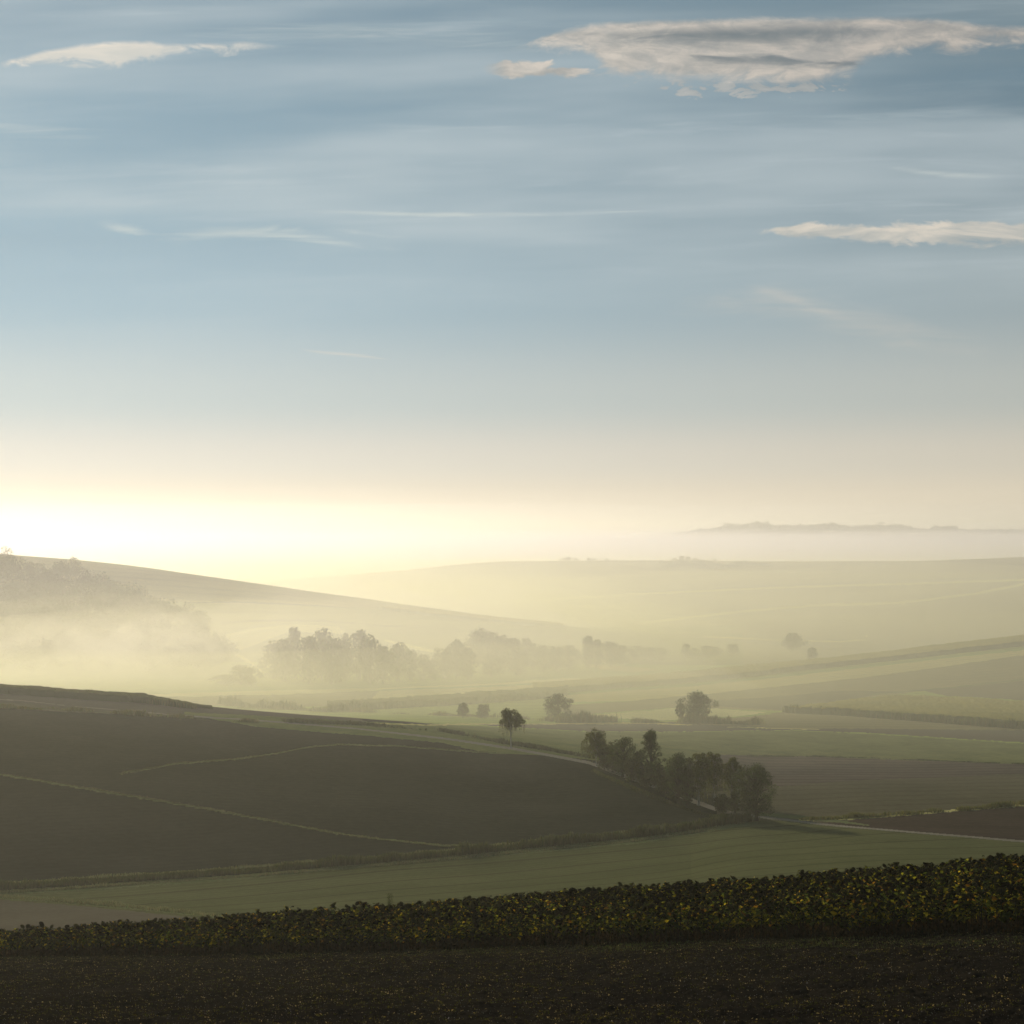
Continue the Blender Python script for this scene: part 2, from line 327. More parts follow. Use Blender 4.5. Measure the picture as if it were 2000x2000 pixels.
poly('hill_meadow', 'bright_grass', ribbon([(445, 1268), (470, 1282), (500, 1300), (520, 1318)], [4, 7, 6, 3]), 800, 1300)
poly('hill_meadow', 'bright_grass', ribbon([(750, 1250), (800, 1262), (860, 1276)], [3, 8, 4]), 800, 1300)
# --- right hill
for pts, w, mt in [([(780, 1180), (1000, 1175), (1250, 1160), (1500, 1148), (1750, 1141), (2000, 1133)], 4, 'bright_grass'),
                   ([(1000, 1171), (1300, 1154), (1500, 1144), (2000, 1126)], 2.5, 'corn_leaf_ground'),
                   ([(1250, 1217), (1400, 1200), (1500, 1190), (1600, 1182), (1750, 1178), (1900, 1160), (2000, 1141)], 5, 'bright_grass'),
                   ([(1760, 1192), (1712, 1198), (1703, 1212), (1700, 1230), (1690, 1244)], 6, 'bright_grass'),
                   ([(1370, 1243), (1500, 1249), (1640, 1253), (1690, 1249)], 2.5, 'stubble'),
                   ([(1250, 1128), (1500, 1118), (1650, 1111)], 2, 'corn_leaf_ground')]:
    poly('field_line', mt, ribbon(pts, w), 1050, 2200)
poly('hill_field', 'brown_field', [(1420, 1235), (1520, 1203), (1620, 1188), (1760, 1184), (1900, 1166), (2000, 1150), (2400, 1130), (2400, 1280), (1900, 1270), (1700, 1240)], 1050, 2200)
poly('dirt_track', 'dirt_track', ribbon(TRACK, TW), 300, 530, rag=False)
poly('dirt_track', 'dirt_track', ribbon([(1300, 1238), (1400, 1248), (1500, 1256), (1620, 1262)], 2), 900, 1300)

idx = np.arange(len(RD) * len(CPX)).reshape(len(RD), len(CPX))
quads = np.stack([idx[:-1, :-1], idx[:-1, 1:], idx[1:, 1:], idx[1:, :-1]], -1)
VALL = np.stack([XX, YY, Zr], -1).reshape(-1, 3)
bymat = {}
for i, (nm, mt) in enumerate(NAMES): bymat.setdefault((nm, mt), []).append(i)
for (nm, mt), ids in bymat.items():
    q = quads[np.isin(FID, ids)]
    if len(q) == 0: continue
    used, inv = np.unique(q.ravel(), return_inverse=True)
    tag(link(nm, mesh_from(nm, VALL[used], inv.reshape(-1, 4), MF[mt], smooth=True)), kind='structure')
# ------------------------------------------------------------------ vegetation materials and shapes
def leaf_mat(name, base, trans=0.35, rough=0.6, spec=0.2, tint=(1.25, 1.2, .5)):
    m, nt, b = new_mat(name); L = nt.links.new
    at = N(nt, 'ShaderNodeAttribute', attribute_name='Col')
    mu = N(nt, 'ShaderNodeMix', data_type='RGBA', blend_type='MULTIPLY'); mu.inputs[0].default_value = 1
    mu.inputs[6].default_value = (*base, 1); L(at.outputs['Color'], mu.inputs[7])
    L(mu.outputs[2], b.inputs['Base Color']); b.inputs['Roughness'].default_value = rough; b.inputs['Specular IOR Level'].default_value = spec
    m2 = N(nt, 'ShaderNodeMix', data_type='RGBA', blend_type='MULTIPLY'); m2.inputs[0].default_value = 1
    m2.inputs[7].default_value = (*tint, 1); L(mu.outputs[2], m2.inputs[6])
    t = N(nt, 'ShaderNodeBsdfTranslucent'); L(m2.outputs[2], t.inputs['Color'])
    mx = N(nt, 'ShaderNodeMixShader'); mx.inputs[0].default_value = trans
    L(b.outputs[0], mx.inputs[1]); L(t.outputs[0], mx.inputs[2])
    L(mx.outputs[0], nt.nodes['Material Output'].inputs['Surface'])
    return m
M_LEAF = leaf_mat('tree_leaves', (.050, .070, .026))
M_BIRCH = leaf_mat('birch_leaves', (.075, .085, .030), trans=.45)
M_FAR = leaf_mat('misty_tree_leaves', (.085, .10, .045))  # paler copy of the tree leaves, fading by mist put into the colour
M_SHRUB = leaf_mat('shrub_leaves', (.050, .062, .026))
M_WOOD = leaf_mat('woodland_leaves', (.040, .055, .025), trans=.25)
M_GRASS = leaf_mat('grass_blades', (.15, .155, .095), trans=.4, tint=(1.15, 1.15, .8))
M_CORN = leaf_mat('corn_leaves', (.13, .145, .06), trans=.35)
M_REED = leaf_mat('reed_blades', (.12, .12, .055), trans=.35)
M_BARK = field_mat('bark', (.035, .028, .022), (.07, .058, .045), grain=.25, patch=1.5, bump=.5)
M_BBARK = field_mat('birch_bark', (.30, .28, .25), (.50, .48, .44), grain=.5, patch=.8, bump=.4)

def quads_at(P, size, r, asp=.62, up=0.0):
    """leaf-shaped quads at points P"""
    n = len(P); a = r.normal(size=(n, 3)); a[:, 2] += up * 2; a /= np.linalg.norm(a, axis=1)[:, None]
    b = np.cross(a, r.normal(size=(n, 3))); b /= np.linalg.norm(b, axis=1)[:, None] + 1e-9
    s = (size * r.uniform(.6, 1.4, n))[:, None]
    V = np.stack([P - a * s * .5, P + b * s * asp * .5, P + a * s * .5, P - b * s * asp * .5], 1).reshape(-1, 3)
    return V, np.arange(4 * n).reshape(n, 4)
def tube(pts, rad, sides=6):
    pts = [Vector(p) for p in pts]; V = []; Fq = []
    for i, p in enumerate(pts):
        d = (pts[min(i + 1, len(pts) - 1)] - pts[max(i - 1, 0)]).normalized()
        u = d.cross(Vector((0.3, 1, 0.2))).normalized(); w = d.cross(u)
        for k in range(sides):
            t = 2 * math.pi * k / sides; V.append(p + (u * math.cos(t) + w * math.sin(t)) * rad[i])
    for i in range(len(pts) - 1):
        for k in range(sides):
            a = i * sides + k; b = i * sides + (k + 1) % sides
            Fq.append((a, b, b + sides, a + sides))
    return np.array([tuple(v) for v in V]), np.array(Fq)
def merge(parts):
    Vs = []; Fs = []; o = 0
    for V, Q in parts: Vs.append(V); Fs.append(Q + o); o += len(V)
    return np.concatenate(Vs), np.concatenate(Fs)
def tree_meshes(kind, seed, H, Wd, nleaf, leaf, BZ=.26, low=None):
    """trunk with limbs + crown of leaf quads; origin at the foot"""
    r = np.random.default_rng(seed); parts = []; cl = []
    lean = r.uniform(-.05, .05, 2) * H
    if kind == 'round':
        z0, z1 = .20 * H, H; nc = 34
    elif kind == 'oak':
        z0, z1 = .16 * H, H; nc = 44
    elif kind == 'birch':
        z0, z1 = BZ * H, H * .97; nc = 22
    elif kind == 'column':
        z0, z1 = .10 * H, H; nc = 34
    else:
        z0, z1 = .02 * H, H; nc = 20
    if low is not None: z0 = low * H
    zc, hz = (z0 + z1) / 2, (z1 - z0) / 2
    for i in range(nc):
        t = (i + .5) / nc; zq = -0.92 + 1.84 * t
        prof = math.sqrt(max(0, 1 - abs(zq) ** 1.8)) * (1 if kind != 'birch' else (.8 + .25 * (zq < 0)))
        if kind == 'column': prof *= 1 - .35 * t
        ang = i * 2.4 + r.uniform(-.5, .5); qo = r.uniform(.30, 1.0); rr = Wd / 2 * prof * qo * (1 + .28 * math.sin(2 * ang + seed) + .15 * math.sin(3 * t * 3 + seed))
        c = np.array([math.cos(ang) * rr + lean[0] * t, math.sin(ang) * rr + lean[1] * t, zc + zq * hz * .9])
        s = Wd * (.25 - .15 * qo) * r.uniform(.8, 1.25) * (1.15 if kind in ('oak', 'bush') else 1)
        cl.append((c, np.array([s, s, s * r.uniform(.6, .95)])))
    if kind in ('oak', 'round'):
        cl.append((np.array([lean[0], lean[1], z1 - .18 * H]), np.array([.2, .2, .17]) * Wd))
    wts = np.array([np.prod(c[1]) ** .7 for c in cl]); wts /= wts.sum()
    Ps = []; Cs = []
    for (c, s), w in zip(cl, wts):
        n = int(nleaf * w) + 4
        d = r.normal(size=(n, 3)); d /= np.linalg.norm(d, axis=1)[:, None]
        rad = r.uniform(.35, 1.12, n)[:, None] ** .7
        Ps.append(c + d * rad * s * (1 + .22 * r.normal(size=(n, 1)) * (r.random((n, 1)) < .3)))
        Cs.append(np.full(n, r.uniform(.6, 1.4)))
    if kind == 'birch':
        for k in range(int(nleaf * .04)):
            c, s = cl[r.integers(len(cl))]; a = r.uniform(0, 6.28); ln = H * r.uniform(.08, .30)
            p0 = c + np.array([math.cos(a) * s[0], math.sin(a) * s[1], 0]) * r.uniform(.6, 1.15)
            m = max(4, int(ln / (leaf * .55))); tt_ = np.linspace(0, 1, m)[:, None]
            Ps.append(p0 + np.hstack([np.cos(a) * tt_ * .25, np.sin(a) * tt_ * .25, -tt_ * ln]) + r.normal(size=(m, 3)) * .06)
            Cs.append(np.full(m, r.uniform(.8, 1.35)))
    if kind == 'bush':
        P = np.concatenate(Ps); P[:, 2] = np.maximum(P[:, 2], .05)
        Ps = [P]
    P = np.concatenate(Ps); C = np.concatenate(Cs) * r.uniform(.6, 1.5, len(P))
    Vc, Qc = quads_at(P, leaf, r)
    hue = r.uniform(0, 1, len(P))[:, None]
    col = C[:, None] * (np.array([[.85, 1.0, .9]]) * (1 - hue) + np.array([[1.3, 1.05, .8]]) * hue)
    crown = mesh_from('crown', Vc, Qc, {'birch': M_BIRCH, 'bush': M_SHRUB}.get(kind, M_LEAF), col=np.repeat(col, 4, 0))
    tr = H * (.018 if kind == 'birch' else .028)
    top = z1 - .15 * H
    pts = [(lean[0] * t + .02 * H * math.sin(5 * t + seed) * t, lean[1] * t, -.3 + (top + .3) * t) for t in np.linspace(0, 1, 7)]
    parts.append(tube(pts, [tr * 1.5] + [tr * (1 - .8 * t) for t in np.linspace(.1, 1, 6)], 8))
    for c, s in cl:
        tz = max(.12 * H, c[2] - abs(r.uniform(.15, .3)) * H)
        p0 = (lean[0] * tz / H, lean[1] * tz / H, tz); pm = ((p0[0] + c[0]) * .5, (p0[1] + c[1]) * .5, (tz + c[2]) * .52)
        parts.append(tube([p0, pm, tuple(c)], [tr * .42, tr * .28, tr * .1], 5))
    Vt, Qt = merge(parts)
    trunk = mesh_from('trunk', Vt, Qt, M_BBARK if kind == 'birch' else M_BARK, smooth=True)
    return trunk, crown, Vc, Qc
def place_tree(name, meshes, pos, label, cat, group=None, scale=1.0, rot=0.0, sx=None, kids=('trunk', 'crown')):
    e = bpy.data.objects.new(name, None); COL.objects.link(e); e.empty_display_size = .5
    e.location = pos; e.rotation_euler = (0, 0, rot); e.scale = (sx or scale, sx or scale, scale)
    tag(e, label, cat, group)
    for k, me in zip(kids, meshes[:2]): link(k, me, e)
    return e
# ---- the row along the lane, each its own shape:  px, top row, base row, width px, kind, leaves, label
ROW = [
 (1165, 1423, 1497, 50, 'birch', 5200, 'bushy tree at the far end of the lane row, crown leaning over to the right', 'tree'),
 (1196, 1446, 1508, 34, 'bush', 3200, 'low rounded bush filling the gap right of the leaning end tree', 'bush'),
 (1216, 1438, 1517, 52, 'oak', 5200, 'broad round-headed tree, third from the far end of the lane row', 'tree'),
 (1246, 1466, 1524, 30, 'column', 2600, 'slender pale willow standing left of the tall spiky tree', 'tree'),
 (1273, 1422, 1532, 52, 'column', 6800, 'tallest spiky-topped tree in the lane row, feathery branch tips', 'tree'),
 (1262, 1508, 1538, 34, 'bush', 2600, 'small dark bush at the foot of the tall spiky tree', 'bush'),
 (1292, 1494, 1548, 38, 'bush', 3400, 'rounded bush between the tall spiky tree and the dark dense tree', 'bush'),
 (1325, 1470, 1569, 58, 'round', 7200, 'dark dense tree in the middle of the row, foliage to the ground', 'tree'),
 (1364, 1463, 1573, 46, 'birch', 6200, 'weeping birch with a bare dark trunk in front of the lane', 'tree'),
 (1396, 1462, 1566, 42, 'birch', 5600, 'weeping birch with light showing beneath it, middle of the three birches', 'tree'),
 (1428, 1474, 1566, 36, 'birch', 4600, 'thin golden weeping birch behind the low lane-side bush', 'tree'),
 (1443, 1488, 1578, 24, 'birch', 3000, 'narrow weeping birch tucked against the large end tree', 'tree'),
 (1413, 1556, 1586, 42, 'bush', 3400, 'dark low bush beside the lane under the birches', 'bush'),
 (1478, 1490, 1603, 70, 'oak', 9000, 'large dark broad-leaved tree at the near end of the row where lane and ditch meet', 'tree'),
 (1180, 1462, 1503, 34, 'bush', 2600, 'low bush at the foot of the leaning end tree', 'bush'),
 (1234, 1480, 1528, 36, 'bush', 2800, 'bush hiding the trunk of the third tree from the far end', 'bush'),
 (1306, 1505, 1560, 38, 'bush', 3000, 'bush pressed against the left side of the dark dense tree', 'bush'),
 (1342, 1500, 1572, 34, 'bush', 3000, 'tall bush pressed against the right side of the dark dense tree', 'bush'),
 (1436, 1545, 1588, 24, 'bush', 1600, 'leafy bush left of the large end tree, under the golden birch', 'bush'),
]
for i, (px, top, base, w, kind, nl, lab, cat) in enumerate(ROW):
    p = hit(px, base, 300, 520); s = p.y / F
    ms = tree_meshes(kind, 100 + i, (base - top) * s, w * s * 1.08, int(nl * 1.25), .25 if kind != 'birch' else .22, .30, low={'oak': .07, 'round': .05, 'column': .03}.get(kind))
    place_tree({'tree': 'tree', 'bush': 'bush'}[cat] if kind != 'birch' else 'birch_tree', ms, p, lab, cat, 'trees and bushes in the row along the lane', rot=random.uniform(0, 6))
p = hit(998, 1461, 400, 520); s = p.y / F
ms = tree_meshes('birch', 57, 78 * s, 47 * s, 4200, .26, .52)
place_tree('birch_tree', ms, p, 'lone weeping birch with a thin pale trunk standing by the track', 'tree', rot=2)
for i, (px, top, base, w, kind, nl, lab, cat) in enumerate([
 (904, 1374, 1402, 26, 'round', 1500, 'smaller, darker of two little hazy trees left of the lone birch', 'tree'),
 (943, 1375, 1402, 30, 'bush', 1500, 'paler spreading bush, right one of the pair left of the lone birch', 'bush'),
 (1091, 1356, 1406, 56, 'bush', 3200, 'big rounded hazy bush right of the lone birch', 'bush'),
 (1362, 1354, 1410, 58, 'oak', 4600, 'broad hazy tree standing in the bright yellow-green meadow', 'tree'),
 (1329, 1372, 1411, 18, 'round', 1200, 'slim little tree touching the left side of the meadow tree', 'tree'),
 (1548, 1238, 1272, 44, 'oak', 2600, 'solitary round tree at the foot of the far right hill', 'tree'),
 (1586, 1264, 1290, 26, 'bush', 900, 'small bush below and right of the solitary round tree', 'bush')]):
    p = hit(px, base, 530, 1300); s = p.y / F
    ms = tree_meshes(kind, 200 + i, (base - top) * s, w * s, nl, .5 * s / .17)
    place_tree('tree' if cat == 'tree' else 'bush', ms, p, lab, cat, rot=i)
# ---- misty trees on the valley floor: shared shapes, copied
protos = [tree_meshes(k, 300 + i, 10, wd, 2000, .58, low=.03) for i, (k, wd) in enumerate([('round', 8), ('oak', 9), ('column', 5), ('bush', 9), ('round', 7), ('oak', 8)])]
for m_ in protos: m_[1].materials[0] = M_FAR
VAL = [(440,1318,1338,42,3),(470,1300,1337,44,3),(490,1305,1339,30,3),(535,1252,1325,44,0),(556,1245,1330,44,1),(577,1221,1325,30,2),(605,1238,1335,46,4),(628,1229,1328,42,5),(648,1248,1336,36,0),(664,1243,1333,46,1),(674,1233,1322,18,2),(702,1227,1325,36,2),(722,1240,1335,42,0),(750,1258,1335,42,4),(776,1256,1330,36,5),(800,1268,1328,34,0),(826,1280,1328,34,3),(848,1290,1328,30,3),(870,1262,1325,34,1),(893,1249,1322,42,0),(915,1262,1326,36,4),(935,1228,1302,38,5),(955,1232,1306,40,1),(960,1280,1322,46,3),(980,1240,1310,38,0),(1000,1243,1312,36,4),(1010,1270,1318,42,3),(1030,1244,1302,26,2),(1041,1254,1308,26,4),(1062,1262,1312,30,3),(1085,1260,1310,36,1),(1110,1262,1308,38,3),(1148,1240,1304,26,2),(1165,1247,1304,24,2),(1194,1254,1302,40,5),(1217,1262,1300,34,3),(1245,1262,1292,32,3),(1268,1264,1290,32,0),(1290,1266,1288,28,3),(1340,1256,1286,18,2),(1356,1266,1285,18,3),(1380,1260,1283,24,4),(1398,1264,1282,22,3),(1432,1257,1280,26,1)]
VAL.sort(key=lambda t: t[0])
spots = ['above the left edge of the bright strip', 'in the left misty thicket', 'in the left misty thicket', 'in the middle of the valley belt', 'in the right half of the valley belt', 'in the thin row at the right end of the valley belt']
for i, (px, top, base, w, k) in enumerate(VAL):
    p = hit(px, base, 620, 1200); s = p.y / F; H = (base - top) * s; nat = [8, 9, 5, 9, 7, 8][k]
    kind = ['round-headed tree', 'broad tree', 'tall slim tree', 'low bush', 'round-headed tree', 'broad tree'][k]
    zone = ('under the misty wood, left of the big thicket' if px < 510 else 'in the large misty thicket on the left of the valley' if px < 860 else
            'in the misty clump below the hill slope, middle of the valley' if px < 1125 else 'in the misty belt at the tail of the hill' if px < 1310 else 'in the thin far row at the right end of the belt')
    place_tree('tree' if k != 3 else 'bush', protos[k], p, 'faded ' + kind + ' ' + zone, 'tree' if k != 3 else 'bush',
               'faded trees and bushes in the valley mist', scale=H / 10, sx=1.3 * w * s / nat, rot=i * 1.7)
# ---- little trees on the far crest
for i, (px, h, w, k) in enumerate([(1100, 6, 12, 3), (1110, 9, 14, 0), (1124, 6, 12, 3), (1150, 7, 12, 0), (1160, 5, 10, 3), (1185, 5, 10, 3), (1318, 6, 12, 3), (1331, 11, 16, 1), (1344, 9, 14, 0), (1358, 6, 12, 3), (1396, 5, 9, 3)]):
    dd = float(knot_depth(17, px)) - 10; z = float(ground_z(px, dd)[0]); s = dd / F; nat = [8, 9, 5, 9, 7, 8][k]
    lab = 'faint tree in the left clump on the far crest' if px < 1200 else 'faint tree in the right clump on the far crest'
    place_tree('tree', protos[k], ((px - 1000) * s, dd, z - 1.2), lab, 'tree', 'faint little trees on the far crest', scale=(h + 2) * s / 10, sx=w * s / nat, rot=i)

# ---- woods that read as one mass
def forest(name, cols, ds, heights, widths, nq, leaf, mat, label, cat):
    r = np.random.default_rng(5); Vs = []; Qs = []; Cs = []; o = 0
    for px, dd, H, Wd in zip(cols, ds, heights, widths):
        z = float(ground_z(px, dd)[0]); x = (px - 1000) / F * dd
        m = int(nq * r.uniform(.7, 1.3)); nb = 5; cc = r.normal(size=(nb, 3)) * [.25 * Wd, .25 * Wd, .16 * H]
        w = r.integers(nb, size=m); d_ = r.normal(size=(m, 3)); d_ /= np.linalg.norm(d_, axis=1)[:, None]
        P = cc[w] + d_ * r.uniform(.5, 1.05, (m, 1)) * [.3 * Wd, .3 * Wd, .27 * H] + [x, dd, z + .58 * H]
        # trunk-level foliage keeps the edge of the wood closed
        V, Q = quads_at(P, leaf, r, asp=.8); Vs.append(V); Qs.append(Q + o); o += len(V)
        Cs.append(np.repeat(r.uniform(.7, 1.3) * r.uniform(.7, 1.3, m)[:, None] * np.array([[1, 1, 1]]), 4, 0))
    o_ = link(name, mesh_from(name, np.concatenate(Vs), np.concatenate(Qs), mat, col=np.concatenate(Cs)))
    return tag(o_, label, cat, kind='stuff')
def sample(poly_, lo, hi, n, r, jit=True):
    """random ground points whose photo position lies in poly_: columns, depths"""
    xs = [p_[0] for p_ in poly_]; out = [[], []]; tries = 0
    while len(out[0]) < n and tries < 60:
        m = n * 3; px = r.uniform(min(xs), max(xs), m); dd = r.uniform(lo, hi, m)
        z = ground_z(px, dd); ok = in_poly(px, HZ - F * z / dd, poly_)
        out[0] += list(px[ok]); out[1] += list(dd[ok]); tries += 1
    return np.array(out[0][:n]), np.array(out[1][:n])
r5 = np.random.default_rng(21)
WPOLY = [(-300, 1088), (0, 1112), (60, 1130), (130, 1124), (165, 1136), (205, 1162), (265, 1182), (310, 1202), (360, 1212), (410, 1250), (445, 1290), (440, 1332), (300, 1325), (-300, 1325)]
wp, wd_ = sample(WPOLY, 850, 1240, 620, r5)
forest('woodland', wp, wd_, r5.uniform(8, 14, len(wp)), r5.uniform(9, 14, len(wp)), 600, .75, M_WOOD, 'hazy wood climbing the left hillside out of the mist', 'woodland')
gp = np.concatenate([r5.uniform(1330, 1780, 210), r5.uniform(1740, 2120, 190)])
forest('ridge_woodland', gp, r5.uniform(4700, 4840, len(gp)), r5.uniform(8, 15, len(gp)) * (1.15 + .8 * fbm(gp / 45, gp * 0, 3)) * np.clip((gp - 1310) / 120, .3, 1), r5.uniform(22, 40, len(gp)), 110, 5.0, M_WOOD, 'distant wooded ridge showing above the fog on the right', 'woodland')
sp = np.concatenate([r5.uniform(1300, 1500, 60)]); forest('scrub', sp, r5.uniform(1880, 1960, 60), r5.uniform(3, 5, 60), r5.uniform(8, 14, 60), 80, 1.6, M_WOOD, 'faint dark scrub just below the far crest', 'scrub')

# ---- raised crops: the standing corn as a body with rough top and leafy sides
def raised(name, mask, h, mtop, mside, label, cat, rough=.35):
    if not mask.any(): print('empty', name); return
    rr, cc = np.nonzero(mask); vid = {}; 
    vm = np.zeros(idx.shape, bool)
    for a, b in ((0, 0), (1, 0), (0, 1), (1, 1)): vm[rr + a, cc + b] = True
    ids = np.full(idx.shape, -1); k = int(vm.sum()); ids[vm] = np.arange(k)
    X, Y, Zg = XX[vm], YY[vm], Zr[vm]
    hh = h(1000 + F * X / Y) if callable(h) else h
    T = np.stack([X, Y, Zg + hh * (1 + rough * .35 * vnoise(X * .9, Y * .7) + rough * .3 * vnoise(X / 9, Y / 9))], -1)
    B = np.stack([X, Y, Zg - .2], -1)
    top = np.stack([ids[rr, cc], ids[rr, cc + 1], ids[rr + 1, cc + 1], ids[rr + 1, cc]], -1)
    mp = np.pad(mask, 1); side = []
    for dr, dc, a, b in ((-1, 0, (0, 0), (0, 1)), (1, 0, (1, 1), (1, 0)), (0, -1, (1, 0), (0, 0)), (0, 1, (0, 1), (1, 1))):
        e = ~mp[rr + 1 + dr, cc + 1 + dc]
        p0 = ids[rr[e] + a[0], cc[e] + a[1]]; p1 = ids[rr[e] + b[0], cc[e] + b[1]]
        side.append(np.stack([p0 + k, p1 + k, p1, p0], -1))
    side = np.concatenate(side)
    V = np.concatenate([T, B]); mi = [0] * len(top) + [1] * len(side)
    colr = np.ones((len(V), 3))
    tag(link(name, mesh_from(name, V, np.concatenate([top, side]), [mtop, mside], col=colr, matidx=mi)), label, cat, kind='stuff')
def blades(name, X, Y, Zb, h, w, mat, label, cat, seed=3, bend=.35, parent=None, var=.5):
    """upright tapering blades, three stations each"""
    r = np.random.default_rng(seed); n = len(X); hh = h * r.uniform(.45, 1.2, n) * (1 + .5 * fbm(X / 2.2 + seed, Y / 2.2, 3)) * np.clip(.95 + var * 1.3 * fbm(X / 7, Y / 7 + seed, 2), .15, 1.6); ww = w * r.uniform(.6, 1.4, n)
    a = r.uniform(0, 6.283, n); ca, sa = np.cos(a), np.sin(a); b = r.uniform(0, bend, n) * hh; ba = r.uniform(0, 6.283, n)
    P = np.stack([X, Y, Zb - .05], -1); U = np.stack([ca, sa, 0 * a], -1) * ww[:, None] / 2
    m1 = P + np.stack([np.cos(ba) * b * .35, np.sin(ba) * b * .35, hh * .6], -1); tp = P + np.stack([np.cos(ba) * b, np.sin(ba) * b, hh], -1)
    V = np.stack([P - U, P + U, m1 + U * .8, m1 - U * .8, tp + U * .12, tp - U * .12], 1).reshape(-1, 3)
    i = np.arange(n)[:, None] * 6
    Q = np.concatenate([i + [[0, 1, 2, 3]], i + [[3, 2, 4, 5]]])
    hue = r.random(n)[:, None]
    C = r.uniform(.65, 1.35, n)[:, None] * (np.array([[.8, 1.05, .8]]) * (1 - hue) + np.array([[1.35, 1.1, .95]]) * hue)
    return tag(link(name, mesh_from(name, V, Q, mat, col=np.repeat(C, 6, 0)), parent), label, cat, kind='stuff')
def cells(poly_, lo, hi): return in_poly(jx, jy, poly_) & reg(lo, hi)
MC = MF['corn_top']; MG = MF['corn_leaf_ground']
raised('corn_field', cells([(1530, 1392), (1640, 1381), (1750, 1369), (1850, 1373), (2000, 1382), (2400, 1402), (2400, 1450), (2000, 1424), (1800, 1409), (1640, 1397)], 520, 900), 2.2, MC, M_CORN, 'yellowing corn field on the right with a dark front edge', 'corn field')
rf = np.interp(cpx, [1040, 1350, 1660, 2000, 2400], [1358, 1334, 1300, 1262, 1216])
raised('corn_strip', (cpy < rf) & (cpx > 1040) & (cd > 700) & (cd < k12 + 6) & (cpy < rf) & (cpy > rf - 14), 2.2, MC, M_CORN, 'long corn strip along the top of the right-hand ridge', 'corn field')
raised('corn_strip', cells([(640, 1390), (900, 1376), (1060, 1364), (1110, 1358), (1110, 1350), (1060, 1354), (900, 1366), (640, 1382)], 600, 900), 2.2, MG, M_CORN, 'dark leafy crop strip below the tan field in mid valley', 'crop strip')
raised('corn_strip', (jx < 415) & (cd > k9 - 7 * np.clip((440 - cpx) / 240, .3, 1) + fbm(cpx / 14, cd / 4, 2)) & (cd < k9 + 4), lambda q: 1.75 * np.clip((430 - q) / 150, .25, 1), MG, M_CORN, 'dark corn strip along the crest of the brown hill, upper left', 'corn field')
raised('corn_strip', cells(ribbon([(740, 1189), (860, 1202), (1000, 1217), (1100, 1225)], [3, 6, 6, 4]), 900, 1300), 2.0, MC, M_CORN, 'faint corn strip high on the misty left hill', 'corn field')

def along(pts, n, wrow, lo, hi, r):
    """ground points scattered along a photo polyline"""
    pts = np.array(pts, float); seg = np.r_[0, np.cumsum(np.hypot(*np.diff(pts, axis=0).T))]
    m = 160; t = np.linspace(0, seg[-1], m); px = np.interp(t, seg, pts[:, 0]); py = np.interp(t, seg, pts[:, 1])
    H = [hit(a, b, lo, hi) for a, b in zip(px, py)]
    hx = np.array([v.x for v in H]); hy = np.array([v.y for v in H])
    u = r.uniform(0, m - 1, n); x = np.interp(u, np.arange(m), hx); y = np.interp(u, np.arange(m), hy)
    return x + r.normal(size=n) * wrow * .4, y + r.normal(size=n) * wrow
def clumpy(x, y, sc, th, r):
    k = vnoise(x / sc, y / sc) + r.normal(size=len(x)) * .22 > th; return x[k], y[k]
r6 = np.random.default_rng(31)
x, y = along([(1530, 1391), (1640, 1397), (1800, 1409), (2000, 1424), (2150, 1434)], 7000, .7, 520, 800, r6); blades('corn_edge_stalks', x, y, zat(x, y), 2.3, .35, M_CORN, 'leafy stalks along the dark front edge of the yellowing corn', 'corn stalks', 17, var=.1)
x, y = along([(0, 1352), (250, 1369), (380, 1384)], 5000, .6, 440, 520, r6); blades('corn_edge_stalks', x, y, zat(x, y), 1.7, .25, M_CORN, 'leafy stalks sticking up along the corn strip on the brown hill crest', 'corn stalks', 18, var=.2)
x, y = along(DITCH, 22000, .8, 250, 430, r6); blades('ditch_weeds', x, y, zat(x, y), .85, .13, M_SHRUB, 'band of tall weeds along the ditch below the brown hill, coloured dark as their shaded side', 'weeds', 4)  # dark shrub colour stands for the shaded side of the ditch growth
x, y = along([(a, b - 8) for a, b in DITCH], 9000, .5, 250, 430, r6); blades('ditch_bank_grass', x, y, zat(x, y), .4, .10, M_GRASS, 'grass line along the upper bank of the ditch, coloured pale as sunlit tips', 'grass', 24)  # pale blades stand for sunlit tips above the dark band
x, y = along([(a, b + 9) for a, b in DITCH[:-1]], 9000, .4, 240, 430, r6); blades('ditch_bank_grass', x, y, zat(x, y), .35, .10, M_GRASS, 'grass line between the ditch and the green crop, coloured pale as sunlit tips', 'grass', 25)  # second pale line, sunlit tips put into the blade colour
x, y = along([(900, 1666), (1000, 1657), (1250, 1632), (1400, 1610), (1465, 1602)], 9000, 1.0, 250, 430, r6); x, y = clumpy(x, y, 3, -.1, r6); blades('ditch_scrub', x, y, zat(x, y), 1.5, .22, M_SHRUB, 'darker bushy weeds in the right half of the ditch', 'scrub', 5)
x, y = along(STRIP1, 6000, .35, 260, 530, r6); blades('grass_strip_blades', x, y, zat(x, y), .24, .08, M_GRASS, 'lower grass strip slanting down across the brown hill', 'grass', 6)
x, y = along(STRIP2, 4000, .35, 350, 530, r6); blades('grass_strip_blades', x, y, zat(x, y), .26, .08, M_GRASS, 'upper curved grass strip over the brown hill', 'grass', 7)
x, y = along([(0, 1380), (130, 1388), (280, 1397), (370, 1402), (500, 1410)], 6000, 1.2, 380, 530, r6); x, y = clumpy(x, y, 4, .1, r6); blades('bank_weeds', x, y, zat(x, y), .6, .2, M_REED, 'patchy weeds on the bank where the track begins, upper left', 'weeds', 8, var=1.0)
